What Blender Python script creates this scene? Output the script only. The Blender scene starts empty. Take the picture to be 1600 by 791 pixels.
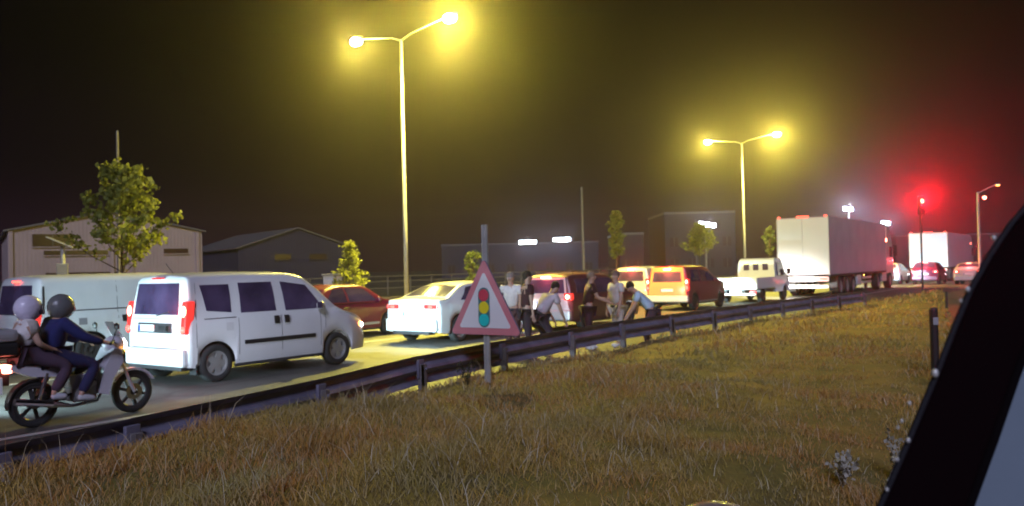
import bpy, bmesh, math, random
import numpy as np
from mathutils import Vector, Matrix
R = math.radians
random.seed(7); RNG = np.random.default_rng(7)
sc = bpy.context.scene
COL = sc.collection

# ------------------------------------------------------------------ camera, world, light
cam_d = bpy.data.cameras.new('camera'); cam = bpy.data.objects.new('camera', cam_d); COL.objects.link(cam)
cam_d.sensor_width = 36.0; cam_d.lens = 36.0 * 1300 / 1600
cam_d.clip_start = 0.05; cam_d.clip_end = 3000
CAMZ = 1.83
cam.location = (0, 0, CAMZ)
pitch, roll = math.atan(23 / 1300), R(1.36)
cam.matrix_world = Matrix.Translation((0, 0, CAMZ)) @ Matrix.Rotation(R(90) + pitch, 4, 'X') @ Matrix.Rotation(-roll, 4, 'Z')
cam_d.dof.use_dof = True; cam_d.dof.focus_distance = 2.5; cam_d.dof.aperture_fstop = 5.5
sc.camera = cam
sc.view_settings.view_transform = 'Standard'; sc.view_settings.look = 'None'
sc.view_settings.exposure = 0.35; sc.view_settings.gamma = 1.0
sc.cycles.use_denoising = True
sc.cycles.max_bounces = 5; sc.cycles.volume_bounces = 0; sc.cycles.transparent_max_bounces = 6
sc.cycles.caustics_reflective = False; sc.cycles.caustics_refractive = False
sc.cycles.sample_clamp_indirect = 4

SUN_EL, SUN_AZ = 34.0, 182.0     # compass-like, measured from +Y towards +X: behind the camera
w = bpy.data.worlds.new('World'); sc.world = w; w.use_nodes = True
wn = w.node_tree.nodes; wl = w.node_tree.links
bg = wn['Background']
sky = wn.new('ShaderNodeTexSky'); sky.sky_type = 'NISHITA'; sky.sun_disc = False
sky.sun_elevation = R(SUN_EL); sky.sun_rotation = R(SUN_AZ)
bg.inputs['Strength'].default_value = 1.0
# night sky: faint Nishita blue plus the glow of a town low over the horizon, the same all round
wtc = wn.new('ShaderNodeTexCoord'); wsx = wn.new('ShaderNodeSeparateXYZ'); wl.new(wtc.outputs['Generated'], wsx.inputs[0])
wr = wn.new('ShaderNodeValToRGB'); wr.color_ramp.interpolation = 'EASE'; we = wr.color_ramp.elements
we[0].position = 0.0; we[0].color = (.014, .006, .012, 1); we[1].position = .26; we[1].color = (.0002, .0001, .0006, 1)
q_ = we.new(.13); q_.color = (.002, .0008, .002, 1)
wl.new(wsx.outputs['Z'], wr.inputs['Fac'])
wsc = wn.new('ShaderNodeMixRGB'); wsc.blend_type = 'MULTIPLY'; wsc.inputs[0].default_value = 1; wsc.inputs[2].default_value = (.00012, .00012, .00012, 1)
wl.new(sky.outputs[0], wsc.inputs[1])
wad = wn.new('ShaderNodeMixRGB'); wad.blend_type = 'ADD'; wad.inputs[0].default_value = 1
wl.new(wsc.outputs[0], wad.inputs[1]); wl.new(wr.outputs[0], wad.inputs[2]); wl.new(wad.outputs[0], bg.inputs['Color'])
sd = bpy.data.lights.new('fill_sun', 'SUN'); fill_sun = bpy.data.objects.new('fill_sun', sd); COL.objects.link(fill_sun)
sd.energy = 1.35; sd.angle = R(14); sd.color = (0.66, 0.68, 1.0)  # night fill added from the camera side; no sun is up
sv = Vector((math.sin(R(SUN_AZ)) * math.cos(R(SUN_EL)), math.cos(R(SUN_AZ)) * math.cos(R(SUN_EL)), math.sin(R(SUN_EL))))
fill_sun.rotation_euler = sv.to_track_quat('Z', 'Y').to_euler()
LAMP_W = 17000.0
SPOT_W = 420.0
HAZE = 0.0016

# ------------------------------------------------------------------ road frame: s along the road, d to its right
PHI = R(35.5); SU, CU = math.sin(PHI), math.cos(PHI)
YAW = R(90) - PHI
def W(s, d, z=0.0): return Vector((s * SU + d * CU, s * CU - d * SU, z))
def SD(x, y): return x * SU + y * CU, x * CU - y * SU

# ------------------------------------------------------------------ materials
def mat(name, col, rough=0.6, metal=0.0, var=0.0, scale=6.0, bump=0.0, bscale=40.0, emit=None, estr=0.0, coat=0.0, col2=None, trans=0.0):
    m = bpy.data.materials.new(name); m.use_nodes = True
    n = m.node_tree.nodes; l = m.node_tree.links; b = n['Principled BSDF']
    b.inputs['Base Color'].default_value = (*col, 1); b.inputs['Roughness'].default_value = rough
    b.inputs['Metallic'].default_value = metal
    if coat: b.inputs['Coat Weight'].default_value = coat; b.inputs['Coat Roughness'].default_value = 0.08
    if trans: b.inputs['Transmission Weight'].default_value = trans
    tc = n.new('ShaderNodeTexCoord')
    if var or col2:
        nz = n.new('ShaderNodeTexNoise'); nz.inputs['Scale'].default_value = scale; nz.inputs['Detail'].default_value = 6
        l.new(tc.outputs['Object'], nz.inputs['Vector'])
        mx = n.new('ShaderNodeMixRGB')
        c2 = col2 if col2 else tuple(max(0, c * (1 - var)) for c in col)
        mx.inputs[1].default_value = (*c2, 1); mx.inputs[2].default_value = (*col, 1)
        rp = n.new('ShaderNodeValToRGB'); rp.color_ramp.elements[0].position = .35; rp.color_ramp.elements[1].position = .65
        l.new(nz.outputs['Fac'], rp.inputs['Fac']); l.new(rp.outputs['Color'], mx.inputs['Fac']); l.new(mx.outputs[0], b.inputs['Base Color'])
    if bump:
        n2 = n.new('ShaderNodeTexNoise'); n2.inputs['Scale'].default_value = bscale; n2.inputs['Detail'].default_value = 4
        l.new(tc.outputs['Object'], n2.inputs['Vector'])
        bp = n.new('ShaderNodeBump'); bp.inputs['Strength'].default_value = bump; bp.inputs['Distance'].default_value = 0.02
        l.new(n2.outputs['Fac'], bp.inputs['Height']); l.new(bp.outputs['Normal'], b.inputs['Normal'])
    if emit:
        b.inputs['Emission Color'].default_value = (*emit, 1); b.inputs['Emission Strength'].default_value = estr
    return m
M = {}
M['white'] = mat('white_paint', (.70, .71, .72), .35, var=.06, scale=2, coat=.4)
M['white2'] = mat('offwhite_paint', (.60, .61, .62), .4, var=.08, scale=2, coat=.3)
M['silver'] = mat('silver_paint', (.5, .5, .52), .35, .3, var=.05, coat=.4)
M['red'] = mat('dark_red_paint', (.16, .012, .045), .3, var=.05, coat=.5)
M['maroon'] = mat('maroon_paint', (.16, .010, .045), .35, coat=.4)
M['brown'] = mat('estate_dark_side', (.10, .035, .045), .4, coat=.3)  # grey estate's dark side set by colour; its tailgate stays silver
M['grey'] = mat('grey_paint', (.22, .22, .24), .4, var=.05, coat=.3)
M['black'] = mat('black_plastic', (.015, .015, .018), .5, bump=.1, bscale=200)
M['dark'] = mat('dark_trim', (.03, .03, .035), .6)
M['glass'] = mat('glow_tinted_glass', (.085, .06, .13), .12, coat=.3, col2=(.035, .025, .06), scale=1.6)  # purple tint and mottle imitate glow reflected in the panes
M['rubber'] = mat('tyre_rubber', (.02, .02, .021), .8, bump=.3, bscale=90)
M['alloy'] = mat('alloy_rim', (.42, .42, .43), .4, .6)
M['steelrim'] = mat('dark_rim', (.05, .05, .055), .5, .3)
M['hub'] = mat('grey_hub', (.3, .3, .3), .5, .4)
M['chrome'] = mat('chrome', (.7, .7, .7), .15, 1)
M['galv'] = mat('galvanised_steel', (.24, .23, .32), .45, .15, var=.4, scale=3, bump=.1)
M['post'] = mat('weathered_post', (.20, .18, .18), .8, var=.4, scale=8)
M['pole'] = mat('painted_pole', (.48, .48, .45), .5, .2, var=.2, scale=4)
M['plate'] = mat('plate_white', (.75, .75, .74), .4)
M['plateblue'] = mat('plate_blue', (.03, .08, .45), .4)
M['taill'] = mat('tail_lamp', (.5, .02, .02), .3, emit=(1, .07, .05), estr=5)
M['brake'] = mat('brake_lamp', (.5, .02, .02), .3, emit=(1, .20, .13), estr=14)
M['tailoff'] = mat('tail_lens', (.45, .02, .02), .25, coat=.5, emit=(1, .05, .04), estr=.8)
M['amber'] = mat('amber_lamp', (.6, .25, .02), .3, emit=(1, .4, .08), estr=9)
M['headl'] = mat('head_lamp', (.8, .8, .8), .2, emit=(.9, .95, 1), estr=25)
M['lampglass'] = mat('street_lamp_glass', (.8, .7, .3), .3, emit=(1, .88, .45), estr=70)
M['platelamp'] = mat('plate_lamp', (.8, .8, .8), .3, emit=(.95, .97, 1), estr=6)
M['signred'] = mat('sign_red', (.70, .24, .27), .4)
M['signwhite'] = mat('sign_white', (.86, .86, .84), .4)
M['disc_r'] = mat('disc_red', (.70, .05, .10), .4)
M['disc_y'] = mat('disc_yellow', (.92, .78, .02), .4)
M['disc_g'] = mat('disc_green', (.0, .65, .60), .4)
M['disc_k'] = mat('disc_surround', (.05, .20, .20), .5)
M['redsig'] = mat('red_signal', (.5, 0, 0), .3, emit=(1, .10, .05), estr=40)
M['whitelit'] = mat('lit_white', (.8, .8, .8), .4, emit=(.8, .92, 1), estr=14)
M['skin'] = mat('skin', (.48, .30, .22), .55)
M['bark'] = mat('bark', (.14, .10, .06), .9, var=.4, scale=12, bump=.5, bscale=30)
M['leaf'] = mat('leaf_green', (.30, .31, .06), .6, col2=(.14, .16, .035), scale=5)
M['leafdk'] = mat('leaf_dark', (.05, .08, .02), .6, col2=(.09, .11, .03), scale=4)
for nm_ in ('leaf', 'leafdk'):
    n_ = M[nm_].node_tree.nodes; l_ = M[nm_].node_tree.links; b_ = n_['Principled BSDF']; t_ = n_.new('ShaderNodeBsdfTranslucent'); x_ = n_.new('ShaderNodeMixShader')
    l_.new(b_.inputs['Base Color'].links[0].from_socket, t_.inputs['Color']); x_.inputs[0].default_value = .5; l_.new(b_.outputs[0], x_.inputs[1]); l_.new(t_.outputs[0], x_.inputs[2]); l_.new(x_.outputs[0], n_['Material Output'].inputs['Surface'])
M['orange'] = mat('orange_lit_tailgate', (.70, .23, .10), .35, coat=.3)  # orange light on the combi's back put into the tailgate colour

def ncol(n, l, vec, scale, stops, detail=5):
    nz = n.new('ShaderNodeTexNoise'); nz.inputs['Scale'].default_value = scale; nz.inputs['Detail'].default_value = detail
    l.new(vec, nz.inputs['Vector'])
    rp = n.new('ShaderNodeValToRGB'); e = rp.color_ramp.elements
    while len(e) < len(stops): e.new(.5)
    for i, (p, c) in enumerate(stops): e[i].position = p; e[i].color = (*c, 1)
    l.new(nz.outputs['Fac'], rp.inputs['Fac']); return rp.outputs['Color']
def asphalt(name, base, stain):
    m = bpy.data.materials.new(name); m.use_nodes = True
    n = m.node_tree.nodes; l = m.node_tree.links; b = n['Principled BSDF']
    tc = n.new('ShaderNodeTexCoord')
    c1 = ncol(n, l, tc.outputs['Object'], .35, [(.3, stain), (.7, base)])
    c2 = ncol(n, l, tc.outputs['Object'], 60, [(.3, (.55,) * 3), (.7, (1.15,) * 3)])
    mx = n.new('ShaderNodeMixRGB'); mx.blend_type = 'MULTIPLY'; mx.inputs[0].default_value = 1
    l.new(c1, mx.inputs[1]); l.new(c2, mx.inputs[2]); l.new(mx.outputs[0], b.inputs['Base Color'])
    vo = n.new('ShaderNodeTexVoronoi'); vo.feature = 'DISTANCE_TO_EDGE'; vo.inputs['Scale'].default_value = .45
    wz = n.new('ShaderNodeTexNoise'); wz.inputs['Scale'].default_value = 1.3; wz.inputs['Detail'].default_value = 6; l.new(tc.outputs['Object'], wz.inputs['Vector'])
    wm = n.new('ShaderNodeMixRGB'); wm.inputs[0].default_value = .35; l.new(tc.outputs['Object'], wm.inputs[1]); l.new(wz.outputs['Color'], wm.inputs[2]); l.new(wm.outputs[0], vo.inputs['Vector'])
    cr = n.new('ShaderNodeValToRGB'); cr.color_ramp.elements[0].position = .0; cr.color_ramp.elements[0].color = (.35, .35, .35, 1); cr.color_ramp.elements[1].position = .018; l.new(vo.outputs['Distance'], cr.inputs['Fac'])
    m2 = n.new('ShaderNodeMixRGB'); m2.blend_type = 'MULTIPLY'; m2.inputs[0].default_value = 1; l.new(mx.outputs[0], m2.inputs[1]); l.new(cr.outputs['Color'], m2.inputs[2])
    pc = ncol(n, l, tc.outputs['Object'], 1.7, [(.38, (.62,) * 3), (.47, (1.0,) * 3), (.62, (1.0,) * 3), (.7, (1.25,) * 3)], 8)
    m3 = n.new('ShaderNodeMixRGB'); m3.blend_type = 'MULTIPLY'; m3.inputs[0].default_value = .8; l.new(m2.outputs[0], m3.inputs[1]); l.new(pc, m3.inputs[2]); l.new(m3.outputs[0], b.inputs['Base Color'])
    b.inputs['Roughness'].default_value = .62
    nz = n.new('ShaderNodeTexNoise'); nz.inputs['Scale'].default_value = 90; l.new(tc.outputs['Object'], nz.inputs['Vector'])
    bp = n.new('ShaderNodeBump'); bp.inputs['Strength'].default_value = .5; bp.inputs['Distance'].default_value = .01
    l.new(nz.outputs['Fac'], bp.inputs['Height']); l.new(bp.outputs['Normal'], b.inputs['Normal'])
    return m
M['asphalt'] = asphalt('asphalt', (.095, .09, .085), (.065, .062, .06))
M['asphalt2'] = asphalt('side_asphalt', (.06, .055, .085), (.045, .042, .06))
M['soil'] = mat('soil', (.10, .08, .05), .95, col2=(.06, .055, .03), scale=.4, bump=.4, bscale=6)
M['kerb'] = mat('kerb_concrete', (.32, .31, .29), .85, var=.3, scale=4)
M['paint'] = mat('road_paint', (.55, .55, .52), .7, var=.35, scale=3)
def grassmat():
    m = bpy.data.materials.new('grass'); m.use_nodes = True
    n = m.node_tree.nodes; l = m.node_tree.links; b = n['Principled BSDF']
    tc = n.new('ShaderNodeTexCoord')
    c1 = ncol(n, l, tc.outputs['Object'], .55, [(.28, (.18, .18, .035)), (.42, (.30, .22, .03)), (.5, (.40, .25, .03)), (.6, (.42, .19, .025)), (.72, (.30, .25, .05))])
    at = n.new('ShaderNodeAttribute'); at.attribute_name = 'tint'
    mx = n.new('ShaderNodeMixRGB'); l.new(at.outputs['Fac'], mx.inputs[0]); l.new(c1, mx.inputs[1]); mx.inputs[2].default_value = (.50, .45, .32, 1)
    l.new(mx.outputs[0], b.inputs['Base Color']); b.inputs['Roughness'].default_value = .8
    return m
M['grass'] = grassmat()
M['soil2'] = mat('verge_soil', (.24, .16, .04), .95, col2=(.12, .10, .03), scale=1.5, bump=.6, bscale=12)

# ------------------------------------------------------------------ mesh helpers
def link(name, me, m, parent=None, loc=None, rot=None, smooth=False):
    if m is not None and not me.materials: me.materials.append(m)
    if smooth:
        for p in me.polygons: p.use_smooth = True
    o = bpy.data.objects.new(name, me); COL.objects.link(o)
    if parent: o.parent = parent
    if loc is not None: o.location = loc
    if rot is not None: o.rotation_euler = rot
    return o
def bm_obj(name, bm, m, parent=None, loc=None, rot=None, smooth=False, recalc=True):
    if recalc: bmesh.ops.recalc_face_normals(bm, faces=bm.faces)
    me = bpy.data.meshes.new(name); bm.to_mesh(me); bm.free()
    return link(name, me, m, parent, loc, rot, smooth)
def empty(name, loc=(0, 0, 0), rz=0, label=None, cat=None, group=None):
    o = bpy.data.objects.new(name, None); COL.objects.link(o); o.location = loc; o.rotation_euler = (0, 0, rz)
    o.empty_display_size = .2
    tag(o, label, cat, group); return o
def tag(o, label=None, cat=None, group=None, kind=None):
    if label: o['label'] = label
    if cat: o['category'] = cat
    if group: o['group'] = group
    if kind: o['kind'] = kind
    return o
def box(bm, x0, x1, y0, y1, z0, z1, bev=0.0, mtx=None):
    r = bmesh.ops.create_cube(bm, size=1); vs = r['verts']
    for v in vs:
        v.co = Vector(((x0 + x1) / 2 + v.co.x * (x1 - x0), (y0 + y1) / 2 + v.co.y * (y1 - y0), (z0 + z1) / 2 + v.co.z * (z1 - z0)))
    if bev:
        es = list({e for v in vs for e in v.link_edges})
        rr = bmesh.ops.bevel(bm, geom=es, offset=bev, segments=2, affect='EDGES', profile=.6)
        vs = list({v for f in rr['faces'] for v in f.verts} | {v for v in vs if v.is_valid})
    if mtx: 
        for v in vs: v.co = mtx @ v.co
    return bm
def BX(*a, bev=0.0, mtx=None):
    bm = bmesh.new(); box(bm, *a, bev=bev, mtx=mtx); return bm
def tube(bm, pts, rad, n=10, cap=True):
    pts = [Vector(p) for p in pts]
    rad = rad if isinstance(rad, (list, tuple)) else [rad] * len(pts)
    rings = []; up = Vector((0, 0, 1)); prev = None
    for i, p in enumerate(pts):
        t = (pts[min(i + 1, len(pts) - 1)] - pts[max(i - 1, 0)]).normalized()
        a = prev if prev is not None else (Vector((1, 0, 0)) if abs(t.z) > .9 else up)
        u = (a - t * a.dot(t)).normalized(); v = t.cross(u); prev = u
        rings.append([bm.verts.new(p + (u * math.cos(2 * math.pi * k / n) + v * math.sin(2 * math.pi * k / n)) * rad[i]) for k in range(n)])
    for a, b in zip(rings, rings[1:]):
        for k in range(n): bm.faces.new((a[k], a[(k + 1) % n], b[(k + 1) % n], b[k]))
    if cap: bm.faces.new(rings[0][::-1]); bm.faces.new(rings[-1])
    return bm
def TU(pts, rad, n=10): return tube(bmesh.new(), pts, rad, n)
def lathe(bm, prof, n=24, axis='Y', c=(0, 0, 0)):
    """prof: list of (r, h) along the axis; closed loop"""
    c = Vector(c); rings = []
    for k in range(n):
        a = 2 * math.pi * k / n; ring = []
        for r, h in prof:
            if axis == 'Y': p = Vector((r * math.cos(a), h, r * math.sin(a)))
            elif axis == 'Z': p = Vector((r * math.cos(a), r * math.sin(a), h))
            else: p = Vector((h, r * math.cos(a), r * math.sin(a)))
            ring.append(bm.verts.new(p + c))
        rings.append(ring)
    m_ = len(prof)
    for k in range(n):
        a, b = rings[k], rings[(k + 1) % n]
        for i in range(m_ - 1):
            try: bm.faces.new((a[i], a[i + 1], b[i + 1], b[i]))
            except Exception: pass
    bmesh.ops.remove_doubles(bm, verts=bm.verts, dist=1e-5)
    return bm
def prism(bm, poly, y0, y1, plane='XZ'):
    """extrude polygon of 2-D points"""
    def P(a, b, h):
        return Vector((a, h, b)) if plane == 'XZ' else (Vector((h, a, b)) if plane == 'YZ' else Vector((a, b, h)))
    A = [bm.verts.new(P(a, b, y0)) for a, b in poly]; B = [bm.verts.new(P(a, b, y1)) for a, b in poly]
    bm.faces.new(A); bm.faces.new(B[::-1]); n = len(poly)
    for i in range(n): bm.faces.new((A[i], B[i], B[(i + 1) % n], A[(i + 1) % n]))
    return bm
def PR(poly, y0, y1, plane='XZ'): return prism(bmesh.new(), poly, y0, y1, plane)
def ellip(bm, c, r, seg=16, rings=10, mtx=None):
    mm = Matrix.Translation(c) @ (mtx or Matrix()) @ Matrix.Diagonal((r[0], r[1], r[2], 1))
    bmesh.ops.create_uvsphere(bm, u_segments=seg, v_segments=rings, radius=1, matrix=mm); return bm
def interp(x, pts): return float(np.interp(x, [p[0] for p in pts], [p[1] for p in pts]))
def skirt_grid(bm, g, inward):
    """g: 2-D list of Vectors (outer face); adds a skirt pushed along 'inward'"""
    nu, nv = len(g), len(g[0])
    vs = [[bm.verts.new(p) for p in r] for r in g]
    for i in range(nu - 1):
        for j in range(nv - 1): bm.faces.new((vs[i][j], vs[i + 1][j], vs[i + 1][j + 1], vs[i][j + 1]))
    ring = [vs[i][0] for i in range(nu)] + [vs[-1][j] for j in range(1, nv)] + [vs[i][-1] for i in range(nu - 2, -1, -1)] + [vs[0][j] for j in range(nv - 2, 0, -1)]
    low = [bm.verts.new(v.co + inward) for v in ring]
    for k in range(len(ring)):
        q = (k + 1) % len(ring); bm.faces.new((ring[k], ring[q], low[q], low[k]))
    return bm

# ------------------------------------------------------------------ the setting: ground, roads, verge
def sheet(name, pts, z, m, kind='structure', th=0.0):
    bm = bmesh.new()
    vs = [bm.verts.new((p[0], p[1], z)) for p in pts]; bm.faces.new(vs)
    o = bm_obj(name, bm, m); tag(o, kind=kind); return o
def strip(name, s0, s1, d0, d1, z, m): return sheet(name, [W(s0, d0), W(s1, d0), W(s1, d1), W(s0, d1)], z, m)
G = 1500
sheet('ground', [(-G, -60), (G, -60), (G, G), (-G, G)], -0.05, M['soil'])
strip('road', -60, 420, -20.6, -7.9, 0.0, M['asphalt'])
strip('far_road', -60, 420, -35.0, -24.4, -0.01, M['asphalt'])
# median with kerbs
for nm, d0, d1 in (('kerb', -20.8, -20.6), ('kerb', -24.4, -24.2)):
    bm = bmesh.new(); box(bm, -60, 300, d0, d1, -0.04, 0.13, bev=.015)
    for v in bm.verts: v.co = W(v.co.x, v.co.y, v.co.z)
    tag(bm_obj(nm, bm, M['kerb']), kind='structure')
strip('median', -60, 300, -24.2, -20.8, 0.09, M['soil'])
# painted lines
def line(name, d, s0, s1, wd=.13):
    bm = bmesh.new(); box(bm, s0, s1, d - wd / 2, d + wd / 2, .002, .006)
    for v in bm.verts: v.co = W(v.co.x, v.co.y, v.co.z)
    return tag(bm_obj(name, bm, M['paint']), kind='structure')
line('edge_line', -10.35, -20, 150); line('edge_line', -20.1, -20, 150)
for k in range(18): line('lane_line', -15.6, -12 + k * 9.0, -9 + k * 9.0)
for k in range(10): line('lane_line', -29.7, -6 + k * 12.0, -1 + k * 12.0)

SIDE_L = [(0.35, 1.0), (6.95, 13.0), (20.3, 39.5), (32.5, 64)]
RAIL = [(-3.98, 4.5), (-3.5, 5.65), (-3.05, 6.6), (-2.05, 8.75), (-1.25, 10.9), (-.2, 12.9), (1.0, 14.9), (2.15, 16.75), (3.5, 18.6), (4.9, 20.5), (6.3, 22.3), (7.75, 24.1), (9.25, 25.9), (10.8, 27.7), (12.4, 29.5)]
def edge_d(s): return interp(s, [(-5, -5.6), (1.2, -6.05), (2.6, -6.2), (3.6, -6.45), (5.2, -6.75), (6.5, -6.95), (8, -7.5), (10.4, -7.8), (13, -8.2), (21, -8.3), (26, -8.0), (36, -7.7), (60, -6.4), (90, -6.4)])
def gz(x, y):
    s, d = SD(x, y); e = edge_d(s)
    t = min(1, max(0, (d - (e - .12)) / .55)); t = t * t * (3 - 2 * t)
    b_ = interp(s, [(1, .55), (5.2, .54), (8, .34), (10.5, .25), (14, .2), (20, .22)])
    xs_ = interp(y, [(p[1], p[0]) for p in SIDE_L]); f_ = min(1, max(0, (xs_ - x) / 1.5)); b_ = .25 + (b_ - .25) * f_
    z = -.03 + (b_ + .03) * t - .55 * min(1, max(0, (x - xs_ - .05) / .5))
    z += t * (.035 * math.sin(x * 1.1 + y * .6) + .025 * math.sin(x * 2.7 - y * 1.9 + 1) + .015 * math.sin(5.1 * x + 3.3 * y))
    return z
bm = bmesh.new(); ss = [-6 + .45 * i for i in range(60)] + [21 + 1.0 * i for i in range(62)]
rows = []
for s in ss:
    e = edge_d(s); row = []
    for q in [0, .15, .3, .5, .7, .9, 1.2, 1.6, 2.1, 2.7, 3.4, 4.2, 5, 6, 7, 8, 9.5, 11, 13]:
        d = e - .2 + q; p = W(s, d); row.append(bm.verts.new((p.x, p.y, gz(p.x, p.y))))
    rows.append(row)
for a, b in zip(rows, rows[1:]):
    for j in range(len(a) - 1): bm.faces.new((a[j], a[j + 1], b[j + 1], b[j]))
tag(bm_obj('verge', bm, M['soil2'], smooth=True), kind='structure')
bm = bmesh.new(); pr_ = []
for (lx, ly, lz) in ((-.6, -6, .30), (-.3, -1, .30), (.35, 1, .30), (3.6, 7, .28), (6.95, 13, .25), (13.4, 26, .2), (20.3, 39.5, .12), (25.9, 50, .03), (32.5, 62, .012), (36, 68, .012)):
    pr_.append((bm.verts.new((lx, ly, lz)), bm.verts.new((lx + 22, ly, lz))))
for p_, q_ in zip(pr_, pr_[1:]): bm.faces.new((p_[0], p_[1], q_[1], q_[0]))
tag(bm_obj('side_road', bm, M['asphalt2']), kind='structure')

# grass blades: ground cover nobody could count
def grass():
    V, F, T = [], [], []
    def inside_side(x, y): return x > interp(y, [(p[1], p[0]) for p in SIDE_L]) + .1
    def scatter(y0, y1, dens, h0, h1, wd, straw):
        n = int(dens * (y1 - y0) * (y1 * 1.3 + 1))
        ys = y0 + (y1 - y0) * RNG.random(n)
        xs = (RNG.random(n) * 2 - 1) * (y1 * .66 + .5)
        for x, y in zip(xs, ys):
            if abs(x) > y * .66 + .5: continue
            s, d = SD(x, y)
            e = edge_d(s)
            if d < e - .05 or inside_side(x, y): continue
            k = .5 + .5 * math.sin(x * .9 + 1.3 * math.sin(y * .7)) * math.cos(y * .55 + .8 * math.sin(x * 1.3))
            k2 = .5 + .5 * math.sin(2.3 * x + 1.7 * math.sin(1.9 * y)) * math.sin(2.1 * y + 1.1 * math.sin(2.6 * x) + .4)
            if k2 * .6 + k * .4 < .26 and random.random() < .75: continue
            h = random.uniform(h0, h1) * (.5 + .7 * k + (.9 if k2 > .8 else 0)); ww = wd * random.uniform(.6, 1.5)
            if d < e + .35: h *= .6
            tt = random.random() * .35
            if random.random() < straw: h *= random.uniform(1.4, 2.3); tt = random.uniform(.6, 1); ww *= .8
            z = gz(x, y) - .01; a = random.uniform(0, 6.283); b = random.uniform(0, 6.283); ln = random.uniform(.2, 1.3) * h
            ca, sa = math.cos(a) * ww / 2, math.sin(a) * ww / 2; lx, ly = math.cos(b) * ln, math.sin(b) * ln
            i = len(V)
            V.extend([(x - ca, y - sa, z), (x + ca, y + sa, z), (x + lx * .35 + ca * .7, y + ly * .35 + sa * .7, z + h * .6), (x + lx * .35 - ca * .7, y + ly * .35 - sa * .7, z + h * .6), (x + lx, y + ly, z + h)])
            F.append((i, i + 1, i + 2, i + 3)); F.append((i + 3, i + 2, i + 4)); T.extend([tt] * 5)
    scatter(3.6, 8, 1500, .03, .10, .007, .05)
    scatter(8, 14, 480, .035, .10, .011, .04)
    scatter(14, 26, 130, .04, .11, .02, .03)
    scatter(26, 60, 16, .05, .13, .045, .02)
    me = bpy.data.meshes.new('grass'); me.from_pydata(V, [], F)
    a = me.attributes.new('tint', 'FLOAT', 'POINT'); a.data.foreach_set('value', T)
    o = link('grass', me, M['grass']); tag(o, 'dry patchy grass covering the verge', 'grass', kind='stuff')
grass()

# ------------------------------------------------------------------ guard rails
def beam_mesh(P, z0, zfun=None):
    """W-beam swept along plan points P (list of (x,y)); road face on the left"""
    prof = [(a_, b_ * 1.22) for a_, b_ in [(0, .31), (.012, .295), (.075, .26), (.08, .22), (.02, .185), (.0, .155), (.02, .125), (.08, .09), (.075, .05), (.012, .015), (0, 0)]]
    prof = prof + [(a - .006, b) for a, b in reversed(prof)]
    bm = bmesh.new(); rings = []
    for i, p in enumerate(P):
        a = Vector(P[max(i - 1, 0)]); b = Vector(P[min(i + 1, len(P) - 1)]); t = (b - a).normalized(); nrm = Vector((t.y, -t.x))
        zz = zfun(i) if zfun else z0
        rings.append([bm.verts.new((p[0] - nrm.x * h, p[1] - nrm.y * h, zz + v)) for h, v in prof])
    n = len(prof)
    for a, b in zip(rings, rings[1:]):
        for k in range(n): bm.faces.new((a[k], a[(k + 1) % n], b[(k + 1) % n], b[k]))
    bm.faces.new(rings[0]); bm.faces.new(rings[-1][::-1])
    return bm
gr = empty('guard_rail', (0, 0, 0), 0, 'grey steel guard rail along the grass edge in front of the stopped traffic', 'guard rail')
fine = []
for i in range(len(RAIL) - 1):
    for q in (0, .5): 
        fine.append(tuple(RAIL[i][k] + (RAIL[i + 1][k] - RAIL[i][k]) * q for k in (0, 1)))
fine.append(RAIL[-1])
zs = [.04, .2, .32, .38] 
segs = [(0, 4), (4, 8), (8, 12), (12, 16), (16, 20), (20, 24), (24, 28)]
for a, b in segs:
    bm_obj('beam', beam_mesh(fine[a:b + 1], .33, lambda i, a=a: .33 + (.004 if (a // 4) % 2 else 0)), M['galv'], gr)
pmesh = None
for i, p in enumerate(RAIL[1:], 1):
    a = Vector(RAIL[i - 1]); b = Vector(RAIL[min(i + 1, len(RAIL) - 1)]); t = (b - a).normalized(); ang = math.atan2(t.y, t.x)
    if pmesh is None:
        bm = bmesh.new(); box(bm, -.035, .035, -.10, -.05, -.1, .60, bev=.004); box(bm, -.035, -.028, -.10, .0, -.1, .60)
        pmesh = bm_obj('post', bm, M['post'], gr)
        po = pmesh
    else: po = pmesh.copy(); COL.objects.link(po)
    po.location = (p[0], p[1], 0); po.rotation_euler = (0, 0, ang)
    bb = BX(-.07, .07, -.038, .0, .42, .66, bev=.01); so = bm_obj('spacer', bb, M['galv'], gr, po.location, (0, 0, ang))
    bm_obj('bolt', lathe(bmesh.new(), [(0, -.125), (.016, -.122), (.018, -.1), (0, -.1)], 8, 'Y', (0, 0, .54)), M['galv'], gr, po.location, (0, 0, ang))
# median guard rail
mr = empty('guard_rail', (0, 0, 0), 0, 'low steel guard rail on the median behind the stopped vans', 'guard rail')
for k in range(10):
    P = [tuple(W(-14 + k * 8 + q * 2, -21.3).xy) for q in range(5)]
    bm_obj('beam', beam_mesh(P, .5, lambda i, k=k: .5 + (.004 if k % 2 else 0)), M['galv'], mr)
pm = bm_obj('post', BX(-.05, .05, -.12, -.03, .0, .78, bev=.004), M['galv'], mr, W(-14, -21.3), (0, 0, YAW))
for k in range(1, 41):
    c = pm.copy(); COL.objects.link(c); c.location = W(-14 + 2 * k, -21.3)

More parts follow.
